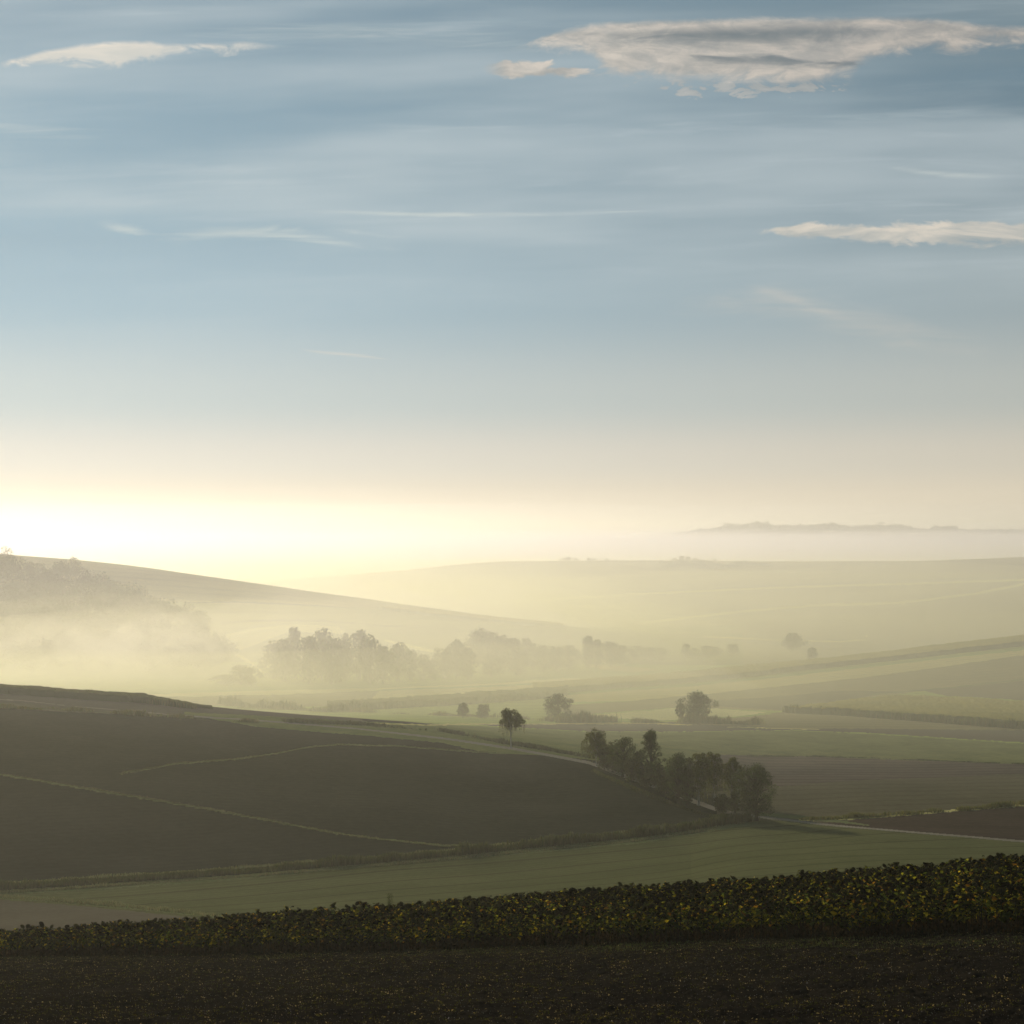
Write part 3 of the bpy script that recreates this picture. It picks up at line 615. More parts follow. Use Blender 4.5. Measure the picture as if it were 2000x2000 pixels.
x, y = along([(1090, 1411), (1200, 1410), (1330, 1412), (1460, 1414), (1500, 1418)], 7000, 1.5, 540, 760, r6); x, y = clumpy(x, y, 5, -.1, r6); blades('reeds', x, y, zat(x, y), 1.7, .30, M_REED, 'ragged row of tall reeds across the mid valley', 'reeds', 9, var=1.0)
x, y = along([(430, 1382), (650, 1388), (850, 1397), (1000, 1402), (1080, 1409)], 6000, 1.2, 540, 800, r6); x, y = clumpy(x, y, 10, -.05, r6); blades('meadow_weeds', x, y, zat(x, y), 1.0, .3, M_REED, 'line of rough weeds along the green meadow, mid valley', 'weeds', 10, var=1.0)
x, y = along([(560, 1408), (700, 1414), (860, 1427), (980, 1450), (1080, 1466), (1150, 1480)], 9000, 1.6, 440, 600, r6); x, y = clumpy(x, y, 5, -.35, r6); blades('verge_weeds', x, y, zat(x, y), .7, .2, M_SHRUB, 'dark weeds on the far side of the track', 'weeds', 11)
x, y = along([(1160, 1506), (1230, 1538), (1300, 1566), (1380, 1592), (1450, 1603)], 5000, .9, 330, 480, r6); blades('verge_grass_blades', x, y, zat(x, y), .5, .14, M_SHRUB, 'dark rough grass at the feet of the lane trees', 'grass', 12)
x, y = along([(1560, 1601), (1700, 1595), (1850, 1584), (2000, 1572), (2150, 1562)], 9000, .9, 330, 460, r6); x, y = clumpy(x, y, 3, -.2, r6); blades('dry_weeds', x, y, zat(x, y), .7, .14, M_REED, 'dry reddish weeds along the top of the reddish field', 'weeds', 13)
x, y = along([(1460, 1477), (1600, 1478), (1800, 1485), (2000, 1493), (2150, 1499)], 5000, .5, 400, 600, r6); x, y = clumpy(x, y, 4, -.3, r6); blades('field_edge_weeds', x, y, zat(x, y), .4, .2, M_SHRUB, 'thin dark weed line above the striped field', 'weeds', 14)
x, y = along([(-60, 1748), (0, 1752), (100, 1758), (250, 1771), (420, 1789)], 7000, .8, 200, 300, r6); blades('headland_grass_blades', x, y, zat(x, y), .35, .12, M_GRASS, 'rough pale grass headland above the mauve field corner', 'grass', 15)
x, y = along([(1090, 1356), (1060, 1364), (900, 1376), (640, 1390), (480, 1380), (430, 1374)], 5000, 1.5, 600, 900, r6); blades('crop_edge_weeds', x, y, zat(x, y), 1.8, .4, M_SHRUB, 'ragged edge of weeds in front of the mid-valley crop strip', 'weeds', 16, var=1.0)
# ------------------------------------------------------------------ sunflower field
M_SUN = leaf_mat('sunflower_foliage', (1, 1, 1), trans=.55, rough=.8, spec=.0, tint=(1.5, 1.3, .45))
M_STEM = leaf_mat('sunflower_stem', (1, 1, 1), trans=0.0, rough=.8, spec=.03)
def sunflower(seed, bloom=False, tall=1.0, droop=None):
    r = np.random.default_rng(seed); H = r.uniform(1.25, 1.5) * tall
    b = r.uniform(0, 6.28); lx, ly = math.cos(b), math.sin(b); dr = r.uniform(.10, .2) if droop is None else droop
    pts = [(0, 0, -.1), (lx * .02, ly * .02, H * .5), (lx * .05, ly * .05, H * .86), (lx * (.05 + dr * .5), ly * (.05 + dr * .5), H), (lx * (.05 + dr), ly * (.05 + dr), H - (0 if bloom else .07))]
    Vs, Qs = tube(pts, [.018, .016, .013, .012, .010], 5)
    Cs = np.tile(np.array([[.018, .020, .009]]) * r.uniform(.6, 1.4), (len(Vs), 1))
    LV = []; LT = []; LC = []; n = r.integers(16, 22); dead = r.uniform(.25, .55)
    for i in range(n):
        t = (i + .5) / n; z = H * (.14 + .82 * t); a = i * 2.4 + r.uniform(-.4, .4)
        d_ = np.array([math.cos(a), math.sin(a), 0]); w_ = np.array([-math.sin(a), math.cos(a), 0]); up = np.array([0, 0, 1.])
        isdead = t < dead or r.random() < .12
        ln = r.uniform(.20, .35) * (1.1 - .35 * t) * (.75 if isdead else 1); wd = ln * r.uniform(.75, .95) * (.5 if isdead else 1); el = r.uniform(-.2, .5) - (.9 if isdead else 0)
        base = np.array([lx * .04 * t, ly * .04 * t, z]); pet = base + d_ * .09 + up * .06 * (1 if not isdead else -1)
        ax = d_ * math.cos(el) + up * math.sin(el); ax2 = d_ * math.cos(el - .9) + up * math.sin(el - .9)
        roll = r.uniform(-.5, .5); wv = w_ * math.cos(roll) + up * math.sin(roll)
        m = pet + ax * ln * .45; tip = m + ax2 * ln * .65
        o = len(LV) * 7
        LV.append(np.stack([base, pet, m + wv * wd * .5 - up * .02, m + up * .015, m - wv * wd * .5 - up * .02, tip, pet + up * .006]))
        LT += [(o + 1, o + 2, o + 3), (o + 1, o + 3, o + 4), (o + 2, o + 5, o + 3), (o + 3, o + 5, o + 4), (o + 0, o + 1, o + 6)]
        q = r.random()
        c = (.026, .019, .012) if isdead else (.052, .072, .016) if q < .44 else (.15, .155, .02) if q < .68 else (.27, .23, .025) if q < .79 else (.22, .12, .02) if q < .81 else (.016, .020, .009)
        LC.append(np.tile(np.array(c) * r.uniform(.6, 1.3), (7, 1)))
    # head: shallow dish with a bracted rim, face hanging forward and down
    hd = np.array(pts[-1]); nrm = np.array([lx * .75, ly * .75, -.65 if not bloom else .35]); nrm /= np.linalg.norm(nrm)
    u = np.cross(nrm, [0, 0, 1.]); u /= np.linalg.norm(u); v = np.cross(nrm, u); R = r.uniform(.09, .15); m_ = 10
    HV = [hd - nrm * .045]; HC = [(.05, .05, .02)]
    for rad, off, c in ((R * .6, -.04, (.05, .055, .02)), (R * 1.08, -.005, (.06, .05, .02)), (R * .9, .012, (.03, .02, .012)), (R * .5, .028, (.022, .016, .012))):
        for k in range(m_):
            t = 2 * math.pi * k / m_; rr = rad * (1 + .12 * r.uniform(-1, 1) * (rad > R))
            HV.append(hd + nrm * off + (u * math.cos(t) + v * math.sin(t)) * rr); HC.append(c)
    HV.append(hd + nrm * .03); HC.append((.02, .015, .01)); e = len(HV) - 1
    HQ = [(1 + a * m_ + k, 1 + a * m_ + (k + 1) % m_, 1 + (a + 1) * m_ + (k + 1) % m_, 1 + (a + 1) * m_ + k) for a in range(3) for k in range(m_)]
    HT = [(0, 1 + (k + 1) % m_, 1 + k) for k in range(m_)] + [(e, 1 + 3 * m_ + k, 1 + 3 * m_ + (k + 1) % m_) for k in range(m_)]
    np_ = 18 if bloom else (r.integers(0, 7) if r.random() < .3 else 0)
    for k in range(np_):
        t = 2 * math.pi * k / max(np_, 1) + r.uniform(-.1, .1); dd_ = u * math.cos(t) + v * math.sin(t); ww = -u * math.sin(t) + v * math.cos(t); o = len(HV)
        p0 = hd + dd_ * R * .95; p1 = hd + dd_ * R * 1.5 + nrm * .01; p2 = hd + dd_ * R * 1.95 - nrm * r.uniform(-.02, .03)
        HV += [p0, p1 + ww * .022, p2, p1 - ww * .022]; HC += [(.62, .40, .02) if bloom else (.34, .24, .03)] * 4; HQ.append((o, o + 1, o + 2, o + 3))
    return dict(stem=(Vs, Qs, None, Cs), leaves=(np.concatenate(LV), None, np.array(LT), np.concatenate(LC)),
                head=(np.array(HV), np.array(HQ), np.array(HT), np.array(HC)))
def part_mesh(nm, d_):
    V, Q, T, C = d_
    return mesh_from(nm, V, [f for f in (Q, T) if f is not None], M_STEM if nm == 'stem' else M_SUN, col=C)
variants = [sunflower(900 + i) for i in range(12)]
vmesh = [{k: part_mesh(k, v[k]) for k in ('stem', 'leaves', 'head')} for v in variants]
def plant_sun(me, pos, rot, scale, label, group):
    e = bpy.data.objects.new('sunflower', None); COL.objects.link(e); e.location = pos; e.rotation_euler = (0, 0, rot); e.scale = (scale,) * 3; e.empty_display_size = .3
    tag(e, label, 'sunflower', group)
    for k in ('stem', 'leaves', 'head'): link(k, me[k], e)
r8 = np.random.default_rng(77)
A = np.array([-37.0, 118.0]); Bp = np.array([23.5, 66.5]); D_ = Bp - A; LN = np.linalg.norm(D_); D_ /= LN; NRM = np.array([-D_[1], D_[0]])
ss, ts = np.meshgrid(np.arange(-6, LN + 8, .30), np.arange(-14, 52, .72))
ss = ss + r8.uniform(-.11, .11, ss.shape); ts = ts + r8.uniform(-.10, .10, ts.shape)
gx = A[0] + D_[0] * ss + NRM[0] * ts; gy = A[1] + D_[1] * ss + NRM[1] * ts
gpx = 1000 + F * gx / gy
e3 = knot_depth(3, gpx.ravel()).reshape(gpx.shape); e4 = knot_depth(4, gpx.ravel()).reshape(gpx.shape)
ok = (vnoise(gx / .9 + 7, gy / .9) > -.62) & (gy > e3 + r8.uniform(-.3, .6, gy.shape)) & (gy < e4 + 7) & (gpx > -160) & (gpx < 2160)
gx, gy, edge, gpx = gx[ok], gy[ok], (gy - e3)[ok], gpx[ok]; gz = zat(gx, gy)
hv = .95 + .22 * fbm(gx / 1.8, gy / 1.8, 3) + r8.uniform(-.2, .15, len(gx))
rotv = r8.uniform(0, 6.28, len(gx)); var = r8.integers(0, 12, len(gx))
vis = (gpx > -10) & (gpx < 2010)
order = np.argsort(np.where(vis, edge * 8 + gy * .35, 1e9))[:292]
one = np.zeros(len(gx), bool); one[order] = True
for i in order:
    plant_sun(vmesh[var[i]], (gx[i], gy[i], gz[i]), rotv[i], hv[i], 'ripe drooping sunflower among those along the near edge of the sunflower field', 'sunflowers along the near edge of the field')
rest = np.nonzero(~one)[0]; VV, QQ, TT, CC, MQ, MT = [], [], [], [], [], []; o = 0
for vi in range(12):
    sel = rest[var[rest] == vi]
    if len(sel) == 0: continue
    for k in ('stem', 'leaves', 'head'):
        V, Q, T, C = variants[vi][k]; c, s = np.cos(rotv[sel])[:, None], np.sin(rotv[sel])[:, None]; h = hv[sel][:, None]
        X = (V[:, 0] * c - V[:, 1] * s) * h + gx[sel][:, None]; Y = (V[:, 0] * s + V[:, 1] * c) * h + gy[sel][:, None]; Zv = V[:, 2] * h + gz[sel][:, None]
        VV.append(np.stack([X, Y, Zv], -1).reshape(-1, 3)); CC.append(np.tile(C, (len(sel), 1)) * np.repeat(np.clip(1 + 1.2 * vnoise(gx[sel] / 1.6, gy[sel] / 1.2), .35, 2.1) * r8.uniform(.6, 1.4, len(sel)), len(V))[:, None])
        off = o + np.arange(len(sel))[:, None, None] * len(V)
        if Q is not None: QQ.append((Q[None] + off).reshape(-1, 4))
        if T is not None: TT.append((T[None] + off).reshape(-1, 3))
        o += len(sel) * len(V)
print('sunflowers', len(gx), 'verts', o)
tag(link('sunflower_field', mesh_from('sunflower_field', np.concatenate(VV), [np.concatenate(QQ), np.concatenate(TT)], M_SUN, col=np.concatenate(CC))), 'dense mass of ripening sunflowers filling the field behind its front rows', 'sunflower field', kind='stuff')
# plants that stand out above the others
for i, (px, top, bloom, lab) in enumerate([
    (567, 1767, False, 'single dark sunflower head rising well above the row, left of centre'),
    (1228, 1724, False, 'tall sunflower with a dark nodding head above the row, right of centre'),
    (1242, 1728, False, 'slightly shorter of two close dark heads sticking up right of centre'),
    (1748, 1684, False, 'flat dark sunflower head poking above the row, left of the pair at the right'),
    (1860, 1676, False, 'highest dark sunflower head poking above the field near the right edge'),
    (885, 1764, True, 'sunflower still in bloom with an orange-yellow ring of petals'),
    (735, 1796, True, 'small blooming yellow sunflower lower in the leaves, left of centre')]):
    dd = float(knot_depth(4, px)) - (1 if not bloom else 6); z = float(ground_z(px, dd)[0]); zt = -(top - HZ) / F * dd
    d_ = sunflower(1500 + i, bloom, 1.0, .12 if not bloom else .02); top0 = max(d_['head'][0][:, 2].max(), d_['stem'][0][:, 2].max())
    plant_sun({k: part_mesh(k, d_[k]) for k in d_}, ((px - 1000) / F * dd, dd, z), [2.4, .5, 3.5, 3.0, 2.7, 0, 0][i], max(1, (zt - z) / top0), lab, None)
    
# a feathery weed above the leaves
dd = float(knot_depth(4, 760)) - 1; z = float(ground_z(760, dd)[0]); H = -(1748 - HZ) / F * dd - z
r9 = np.random.default_rng(4); e = bpy.data.objects.new('weed', None); COL.objects.link(e); e.location = ((760 - 1000) / F * dd, dd, z)
tag(e, 'feathery dark weed standing above the sunflowers left of centre', 'weed')
Vt, Qt = merge([tube([(0, 0, 0), (.02, 0, H * .5), (.05, 0, H)], [.015, .012, .004], 5)] + [tube([(.03, 0, H * t), (.03 + .16 * math.cos(a), .16 * math.sin(a), H * t + .22)], [.007, .003], 4) for t, a in zip(np.linspace(.55, .9, 12), np.arange(12) * 2.4)])
link('stem', mesh_from('stem', Vt, Qt, M_STEM, col=np.tile([[.04, .05, .02]], (len(Vt), 1))), e)
P = np.stack([.04 + r9.normal(size=500) * .09, r9.normal(size=500) * .09, H * r9.uniform(.55, 1.05, 500)], -1); V, Q = quads_at(P, .07, r9, .3, .6)
link('leaves', mesh_from('leaves', V, Q, M_SUN, col=np.tile([[.035, .05, .02]], (len(V), 1))), e)

# ------------------------------------------------------------------ litter, seedlings and glossy bits paled for glints on the ploughed field
M_GLINT = leaf_mat('glint_leaf_bits', (1, 1, 1), trans=.15, rough=.5, spec=.35)
def litter(name, n, size, cols, mat, label, cat, seed, k=3, up=.4, thr=-1):
    r = np.random.default_rng(seed); px = r.uniform(-60, 2060, n * 2); dd = np.sqrt(r.uniform(26 ** 2, 125 ** 2, n * 2))
    ok = dd < knot_depth(3, px) + 1.5; px, dd = px[ok][:n], dd[ok][:n]
    x = (px - 1000) / F * dd; kk = fbm(x / 3, dd / 2, 3) + .5 * vnoise(x / .5, dd / .5) > thr; px, dd, x = px[kk], dd[kk], x[kk]
    z = ground_z(px, dd); n = len(x)
    P = np.repeat(np.stack([x, dd, z + size * .35], -1), k, 0) + r.normal(size=(n * k, 3)) * [size * .6, size * .6, size * .2]
    V, Q = quads_at(P, size, r, .45, up)
    ci = np.repeat(r.integers(0, len(cols), n), k); C = np.array(cols)[ci] * r.uniform(.6, 1.4, (n * k, 1))
    tag(link(name, mesh_from(name, V, Q, mat, col=np.repeat(C, 4, 0))), label, cat, kind='stuff')
litter('seedlings', 17000, .07, [(.035, .042, .014), (.03, .032, .013), (.055, .05, .02)], M_SUN, 'sparse green seedlings and weeds over the ploughed foreground', 'seedlings', 41, 3, .5, -.05)
litter('straw_litter', 11000, .06, [(.05, .045, .030), (.028, .026, .018), (.20, .17, .12)], M_SUN, 'bits of straw and dry leaf strewn on the dark soil', 'litter', 42, 2, 0)
litter('glint_leaf_bits', 30000, .036, [(.12, .115, .09), (.05, .05, .03)], M_GLINT, 'small glossy leaf bits on the dark soil, some paled as glints', 'litter', 43, 1, 0)  # paler tone stands for glints, besides the gloss of the bits
r10 = np.random.default_rng(51); pxs = r10.uniform(-80, 2080, 15000); dd = knot_depth(3, pxs) + r10.uniform(-4.5, .6, 15000); x = (pxs - 1000) / F * dd
blades('field_margin_grass', x, dd, ground_z(pxs, dd), .10, .03, M_SHRUB, 'thin grass margin between ploughed soil and sunflowers', 'grass', 61)
# ------------------------------------------------------------------ haze and mist (even density inside closed bodies)
def volume_mat(name, dens, col=MISTC, g=0.55):
    m = bpy.data.materials.new(name); m.use_nodes = True; nt = m.node_tree; nt.nodes.clear()
    v = N(nt, 'ShaderNodeVolumePrincipled'); v.inputs['Color'].default_value = (*col, 1)
    v.inputs['Density'].default_value = dens; v.inputs['Anisotropy'].default_value = g
    o = N(nt, 'ShaderNodeOutputMaterial'); nt.links.new(v.outputs[0], o.inputs['Volume'])
    return m
def box_mesh(name, lo, hi, mat):
    x0, y0, z0 = lo; x1, y1, z1 = hi
    V = [(x, y, z) for z in (z0, z1) for y in (y0, y1) for x in (x0, x1)]
    Fc = np.array([[0, 2, 3, 1], [4, 5, 7, 6], [0, 1, 5, 4], [2, 6, 7, 3], [0, 4, 6, 2], [1, 3, 7, 5]])
    return mesh_from(name, V, Fc, mat)
tag(link('haze', box_mesh('haze', (-8600, -300, -78), (8600, 8600, 62), volume_mat('haze', HAZE_D, HAZEC, g=HAZE_G))), kind='stuff')
def mist(name, xs, ys, top, bottom, dens, label, col=MISTC, g=0.55):
    """closed body of mist: top(x,y) over bottom(x,y) heights on a grid"""
    X, Y = np.meshgrid(xs, ys); T = top(X, Y); B = np.minimum(bottom(X, Y), T - 0.05)
    ny, nx = X.shape; n = nx * ny; i = np.arange(n).reshape(ny, nx)
    V = np.concatenate([np.stack([X, Y, T], -1).reshape(-1, 3), np.stack([X, Y, B], -1).reshape(-1, 3)])
    qt = np.stack([i[:-1, :-1], i[:-1, 1:], i[1:, 1:], i[1:, :-1]], -1).reshape(-1, 4)
    qb = qt[:, ::-1] + n
    ring = np.concatenate([i[0, :-1], i[:-1, -1], i[-1, :0:-1], i[:0:-1, 0]])
    nx_ = np.roll(ring, -1)
    qs = np.stack([ring, ring + n, nx_ + n, nx_], -1)
    return tag(link(name, mesh_from(name, V, [qt, qb, qs], volume_mat(name, dens, col, g))), kind='stuff')
def sm(a, b, v):
    t = np.clip((v - a) / (b - a), 0, 1); return t * t * (3 - 2 * t)
def slab(name, y, xw, top0, top1, dens, amp, seed, label, col=MISTC, prof=None, lf=False):
    """closed body of even mist from depth y[0], full height by y[1], ending y[2]..y[3]; top rises from top0 to top1"""
    def f(X, Y):
        e = sm(y[0], y[1], Y) * (1 - sm(y[2], y[3], Y)) * sm(-xw, -xw * .85, X) * (1 - sm(xw * .85, xw, X))
        if lf: e = e * (1 - .9 * sm(-20, 240, X - .02 * Y))
        t = top0 + (top1 - top0) * sm(y[1], y[1] + 1300, Y)
        if prof:
            t = pchip(np.array([p_[0] for p_ in prof], float), np.array([p_[1] for p_ in prof], float), Y.ravel()).reshape(Y.shape)
        return -79 + seed * .01 + e * (79 + t + amp * fbm(X / 170 + seed, Y / 120 + seed * 3, 4))
    mist(name, np.linspace(-xw, xw, 130), np.linspace(y[0] - 20, y[3] + 20, 110), f, lambda X, Y: 0 * X - 79.5 - seed * .01, dens, label, col)
for i, (t0, t1, dn, am, lf) in enumerate(LAYERS):
    slab('valley_mist', ((390 if i != 3 else 350) + 13 * i, (600 + 40 * i if i != 3 else 520), 2300, 2500 + 10 * i), 2300, t0, t1, dn, am, i, '', VMIST, lf=lf)
for i, pr in enumerate(UPP):
    slab('upper_mist', (315 + i * 12, 440, (1850, 2000, 4900)[i], (2350, 2450, 5200)[i]), (2600, 2700, 5200)[i], 0, 0, UPD[i], 4 + i, 7 + i, '', prof=pr)
# distant fog lying between the far hill and the wooded ridge
for i, t in enumerate((-9, -4, 1, 6, 11)):
    slab('distant_fog', (2240 + 30 * i, 2600 + 120 * i, 4640, 4790 + 5 * i), 4300, t, t, FAR_D / 4, 10 + 2 * i, 14 + i, '')
slab('ridge_mist', (3300, 4300, 4800, 4900), 4200, 8, 8, .0006, 16, 12, '')
# local banks
def bank(name, cx, cy, rx, ry, z0, h, dens, nz=.35, sc=60, rot=0, seed=0):
    xs = np.linspace(cx - rx, cx + rx, 80); ys = np.linspace(cy - ry, cy + ry, 60)
    def top(X, Y):
        r2 = ((X - cx) / rx) ** 2 + ((Y - cy) / ry) ** 2
        w = np.clip(1 - r2, 0, 1) ** 0.75
        return z0 + h * w * (1 + nz * fbm(X / sc + seed, Y / sc + seed, 4)) + 0.02
    return mist(name, xs, ys, top, lambda X, Y: 0 * X + z0 - 0.1, dens, '', (.98, .93, .80))
for b in BANKS: bank(*b)

# ------------------------------------------------------------------ sun, sky, camera
sun = bpy.data.lights.new('sun', 'SUN'); sun.energy = SUN_E; sun.angle = math.radians(0.6); sun.color = SUN_C
so = bpy.data.objects.new('sun', sun); COL.objects.link(so)
az, el = math.radians(SUN_AZ), math.radians(SUN_EL)
sd = Vector((math.sin(az) * math.cos(el), math.cos(az) * math.cos(el), math.sin(el)))
so.rotation_euler = (-sd).to_track_quat('-Z', 'Y').to_euler(); so.location = (-60, 80, 60)
W = bpy.data.worlds.new('World'); SC.world = W; W.use_nodes = True
nt = W.node_tree; nt.nodes.clear(); L = nt.links.new
sky = N(nt, 'ShaderNodeTexSky', sky_type='NISHITA', sun_disc=False, sun_elevation=el, sun_rotation=az,
        altitude=300.0, air_density=1.0, dust_density=0.2, ozone_density=1.6)
bg = N(nt, 'ShaderNodeBackground', i_Strength=SKY_S); wo = N(nt, 'ShaderNodeOutputWorld')
L(bg.outputs[0], wo.inputs['Surface'])
def mth(op, a, b=None, c=None, clamp=False):
    n = N(nt, 'ShaderNodeMath', operation=op, use_clamp=clamp)
    for k, v in enumerate((a, b, c)):
        if v is None: continue
        if isinstance(v, (int, float)): n.inputs[k].default_value = v
        else: L(v, n.inputs[k])
    return n.outputs[0]
def sstep(v, a, b, lo=0.0, hi=1.0):
    n = N(nt, 'ShaderNodeMapRange', interpolation_type='SMOOTHSTEP', i_From_Min=a, i_From_Max=b, i_To_Min=lo, i_To_Max=hi)
    if a > b: n.inputs['From Min'].default_value, n.inputs['From Max'].default_value, n.inputs['To Min'].default_value, n.inputs['To Max'].default_value = b, a, hi, lo
    L(v, n.inputs['Value']); return n.outputs[0]
tc = N(nt, 'ShaderNodeTexCoord'); sep = N(nt, 'ShaderNodeSeparateXYZ'); L(tc.outputs['Generated'], sep.inputs[0])
dx, dy, dz = sep.outputs
yy = mth('MAXIMUM', dy, 0.05)
cx = mth('MULTIPLY_ADD', mth('DIVIDE', dx, yy), F / 2000, 0.5)                 # bearing: 0 at 15 deg left, 1 at 15 deg right
cy = mth('MULTIPLY_ADD', mth('DIVIDE', dz, yy), -F / 2000, HZ / 2000)          # height angle, 0.525 at eye level
hyp = mth('SQRT', mth('ADD', mth('MULTIPLY', dx, dx), mth('MULTIPLY', dy, dy)))
erow = mth('MULTIPLY_ADD', mth('DIVIDE', dz, mth('MAXIMUM', hyp, 0.02)), -F / 4000, HZ / 4000 + 0.5, clamp=True)   # (row+2000)/4000
azd = mth('ABSOLUTE', mth('SUBTRACT', mth('ARCTAN2', dx, dy), az))
tt = sstep(azd, math.radians(4), math.radians(50))
def ramp(fac, pts):
    n = N(nt, 'ShaderNodeValToRGB'); cr = n.color_ramp; cr.interpolation = 'B_SPLINE' if 0 else 'EASE'
    while len(cr.elements) < len(pts): cr.elements.new(0.5)
    for e, (r, c) in zip(cr.elements, pts):
        e.position = (r + 2000) / 4000
        e.color = (*[((v / 255 + .055) / 1.055) ** 2.4 for v in c], 1)
    L(fac, n.inputs[0]); return n.outputs[0]
def mixc(f, a, b, bt='MIX'):
    n = N(nt, 'ShaderNodeMix', data_type='RGBA', blend_type=bt)
    for k, v in ((0, f), (6, a), (7, b)):
        if isinstance(v, tuple): n.inputs[k].default_value = (*v, 1)
        elif isinstance(v, (int, float)): n.inputs[k].default_value = v
        else: L(v, n.inputs[k])
    return n.outputs[2]
def lin(r, g, b): return tuple(((v / 255 + .055) / 1.055) ** 2.4 for v in (r, g, b))
def comb(a, b, sx, sy, oz=0.0):
    n = N(nt, 'ShaderNodeCombineXYZ'); L(mth('MULTIPLY', a, sx), n.inputs[0]); L(mth('MULTIPLY', b, sy), n.inputs[1]); n.inputs[2].default_value = oz
    return n.outputs[0]
def noise(vec, detail=5.0, rough=0.55, dist=0.0):
    n = N(nt, 'ShaderNodeTexNoise', i_Scale=1.0, i_Detail=detail, i_Roughness=rough, i_Distortion=dist); L(vec, n.inputs['Vector']); return n.outputs['Fac']
# thin high haze over the clear sky: toward the sun, and away from it
c_sun = ramp(erow, SKY_L); c_off = ramp(erow, SKY_R)
veil = mixc(tt, c_sun, c_off)
k = 1.0 / SKY_S
veil = mixc(1.0, veil, (k, k, k), 'MULTIPLY')
skyt = mixc(1.0, sky.outputs[0], (.8, .85, .95), 'MULTIPLY')
base = mixc(0.97, skyt, veil)
front = sstep(dy, 0.1, 0.3)
# broad soft bands of cirrus
tilt = mth('MULTIPLY_ADD', cx, 0.03, cy)
nb = noise(comb(cx, tilt, 1.1, 9.0, 3.7), 4.0, 0.5)
nb2 = noise(comb(cx, tilt, 2.6, 34.0, 8.1), 5.0, 0.6, 0.4)
band = mth('MULTIPLY', sstep(nb, 0.42, 0.68), 0.55)
band = mth('ADD', band, mth('MULTIPLY', mth('MULTIPLY', sstep(nb2, 0.5, 0.8), sstep(nb, .35, .6)), 0.38))
band = mth('MULTIPLY', band, sstep(cy, 0.40, 0.20, 0.0, 1.0))
WHT = lambda s, r, g, b: tuple(v * k * s for v in lin(r, g, b))
base = mixc(mth('MULTIPLY', band, front), base, WHT(1, 196, 207, 211))
dark = mth('MULTIPLY', sstep(nb, 0.50, 0.28), 0.30)
base = mixc(mth('MULTIPLY', mth('MULTIPLY', dark, front), sstep(cy, .36, .15)), base, WHT(1, 112, 145, 168))
def curve(fac, pts):
    n = N(nt, 'ShaderNodeFloatCurve'); c = n.mapping.curves[0]; n.mapping.extend = 'HORIZONTAL'
    pts = [(x / 2000, y / 1000) for x, y in pts]
    c.points[0].location = pts[0]; c.points[1].location = pts[-1]
    for p in pts[1:-1]: c.points.new(*p)
    for p in c.points: p.handle_type = 'AUTO_CLAMPED'
    n.mapping.update(); L(fac, n.inputs['Value']); return mth('MULTIPLY', n.outputs[0], 0.5)   # rows/2000
fine = noise(comb(cx, cy, 32, 72, 1.3), 9.0, 0.64, 0.5)
fine2 = noise(comb(cx, cy, 9, 40, 5.3), 6.0, 0.6, 0.8)
wisp = noise(comb(cx, cy, 6, 90, 2.2), 6.0, 0.6, 1.0)
def cloud(x0, x1, top, bot, st, sb, at, ab, n):
    """density between two edges; st/sb edge softness, at/ab edge raggedness (rows)"""
    t = curve(cx, top); b = curve(cx, bot)
    nn = mth('SUBTRACT', n, 0.5)
    d1 = mth('ADD', mth('SUBTRACT', cy, t), mth('MULTIPLY', nn, at / 1000))
    d2 = mth('ADD', mth('SUBTRACT', b, cy), mth('MULTIPLY', nn, ab / 1000))
    d = mth('MULTIPLY', sstep(d1, 0.0, st / 2000), sstep(d2, 0.0, sb / 2000))
    return mth('MULTIPLY', mth('MULTIPLY', d, front), mth('MULTIPLY', sstep(cx, (x0 - 1) / 2000, (x0 + 60) / 2000), sstep(cx, (x1 + 1) / 2000, (x1 - 60) / 2000)))
# 1: long lens cloud, upper right: pale ragged rim round a slate grey belly
T1 = [(880, 130), (960, 104), (1020, 84), (1080, 60), (1150, 44), (1250, 36), (1400, 31), (1700, 29), (1850, 34), (1920, 44), (2000, 48)]
B1 = [(900, 132), (960, 110), (1030, 100), (1130, 112), (1200, 150), (1270, 163), (1400, 172), (1550, 172), (1660, 158), (1690, 136), (1750, 114), (1850, 108), (1920, 104), (2000, 98)]
d1 = cloud(900, 2600, T1, B1, 16, 34, 8, 36, fine)
T1b = [(930, 126), (980, 120), (1050, 122), (1110, 126), (1170, 140), (2000, 150)]
B1b = [(930, 136), (980, 156), (1060, 156), (1110, 156), (1160, 150), (2000, 150)]
d1b = cloud(935, 1190, T1b, B1b, 8, 12, 26, 24, fine)
T1c = [(1150, 160), (1500, 168), (1620, 160), (2000, 160)]
B1c = [(1150, 166), (1250, 180), (1450, 184), (1550, 184), (1640, 172), (2000, 172)]
d1c = mth('MULTIPLY', cloud(1190, 1680, T1c, B1c, 8, 8, 60, 60, fine), .55)
core = cloud(1150, 2400, [(1150, 60), (1250, 52), (1400, 44), (1700, 42), (1800, 50), (2000, 60)], [(1150, 66), (1300, 104), (1450, 104), (1550, 98), (1680, 84), (1800, 70), (2000, 60)], 26, 44, 16, 60, fine2)
core2 = cloud(1280, 1740, [(1330, 104), (1400, 98), (1500, 98), (1600, 112), (1720, 108)], [(1330, 116), (1420, 130), (1500, 132), (1600, 142), (1720, 138)], 18, 26, 40, 50, fine2)
core3 = mth('MULTIPLY', sstep(fine2, 0.42, 0.62), 0.30)
belly = mth('MAXIMUM', mth('MAXIMUM', mth('MULTIPLY', core, sstep(fine2, .75, .35, .65, 1.0)), mth('MULTIPLY', core2, .8)), core3)
lit = mixc(sstep(fine, .35, .7), WHT(1, 178, 176, 172), WHT(1, 212, 203, 192))
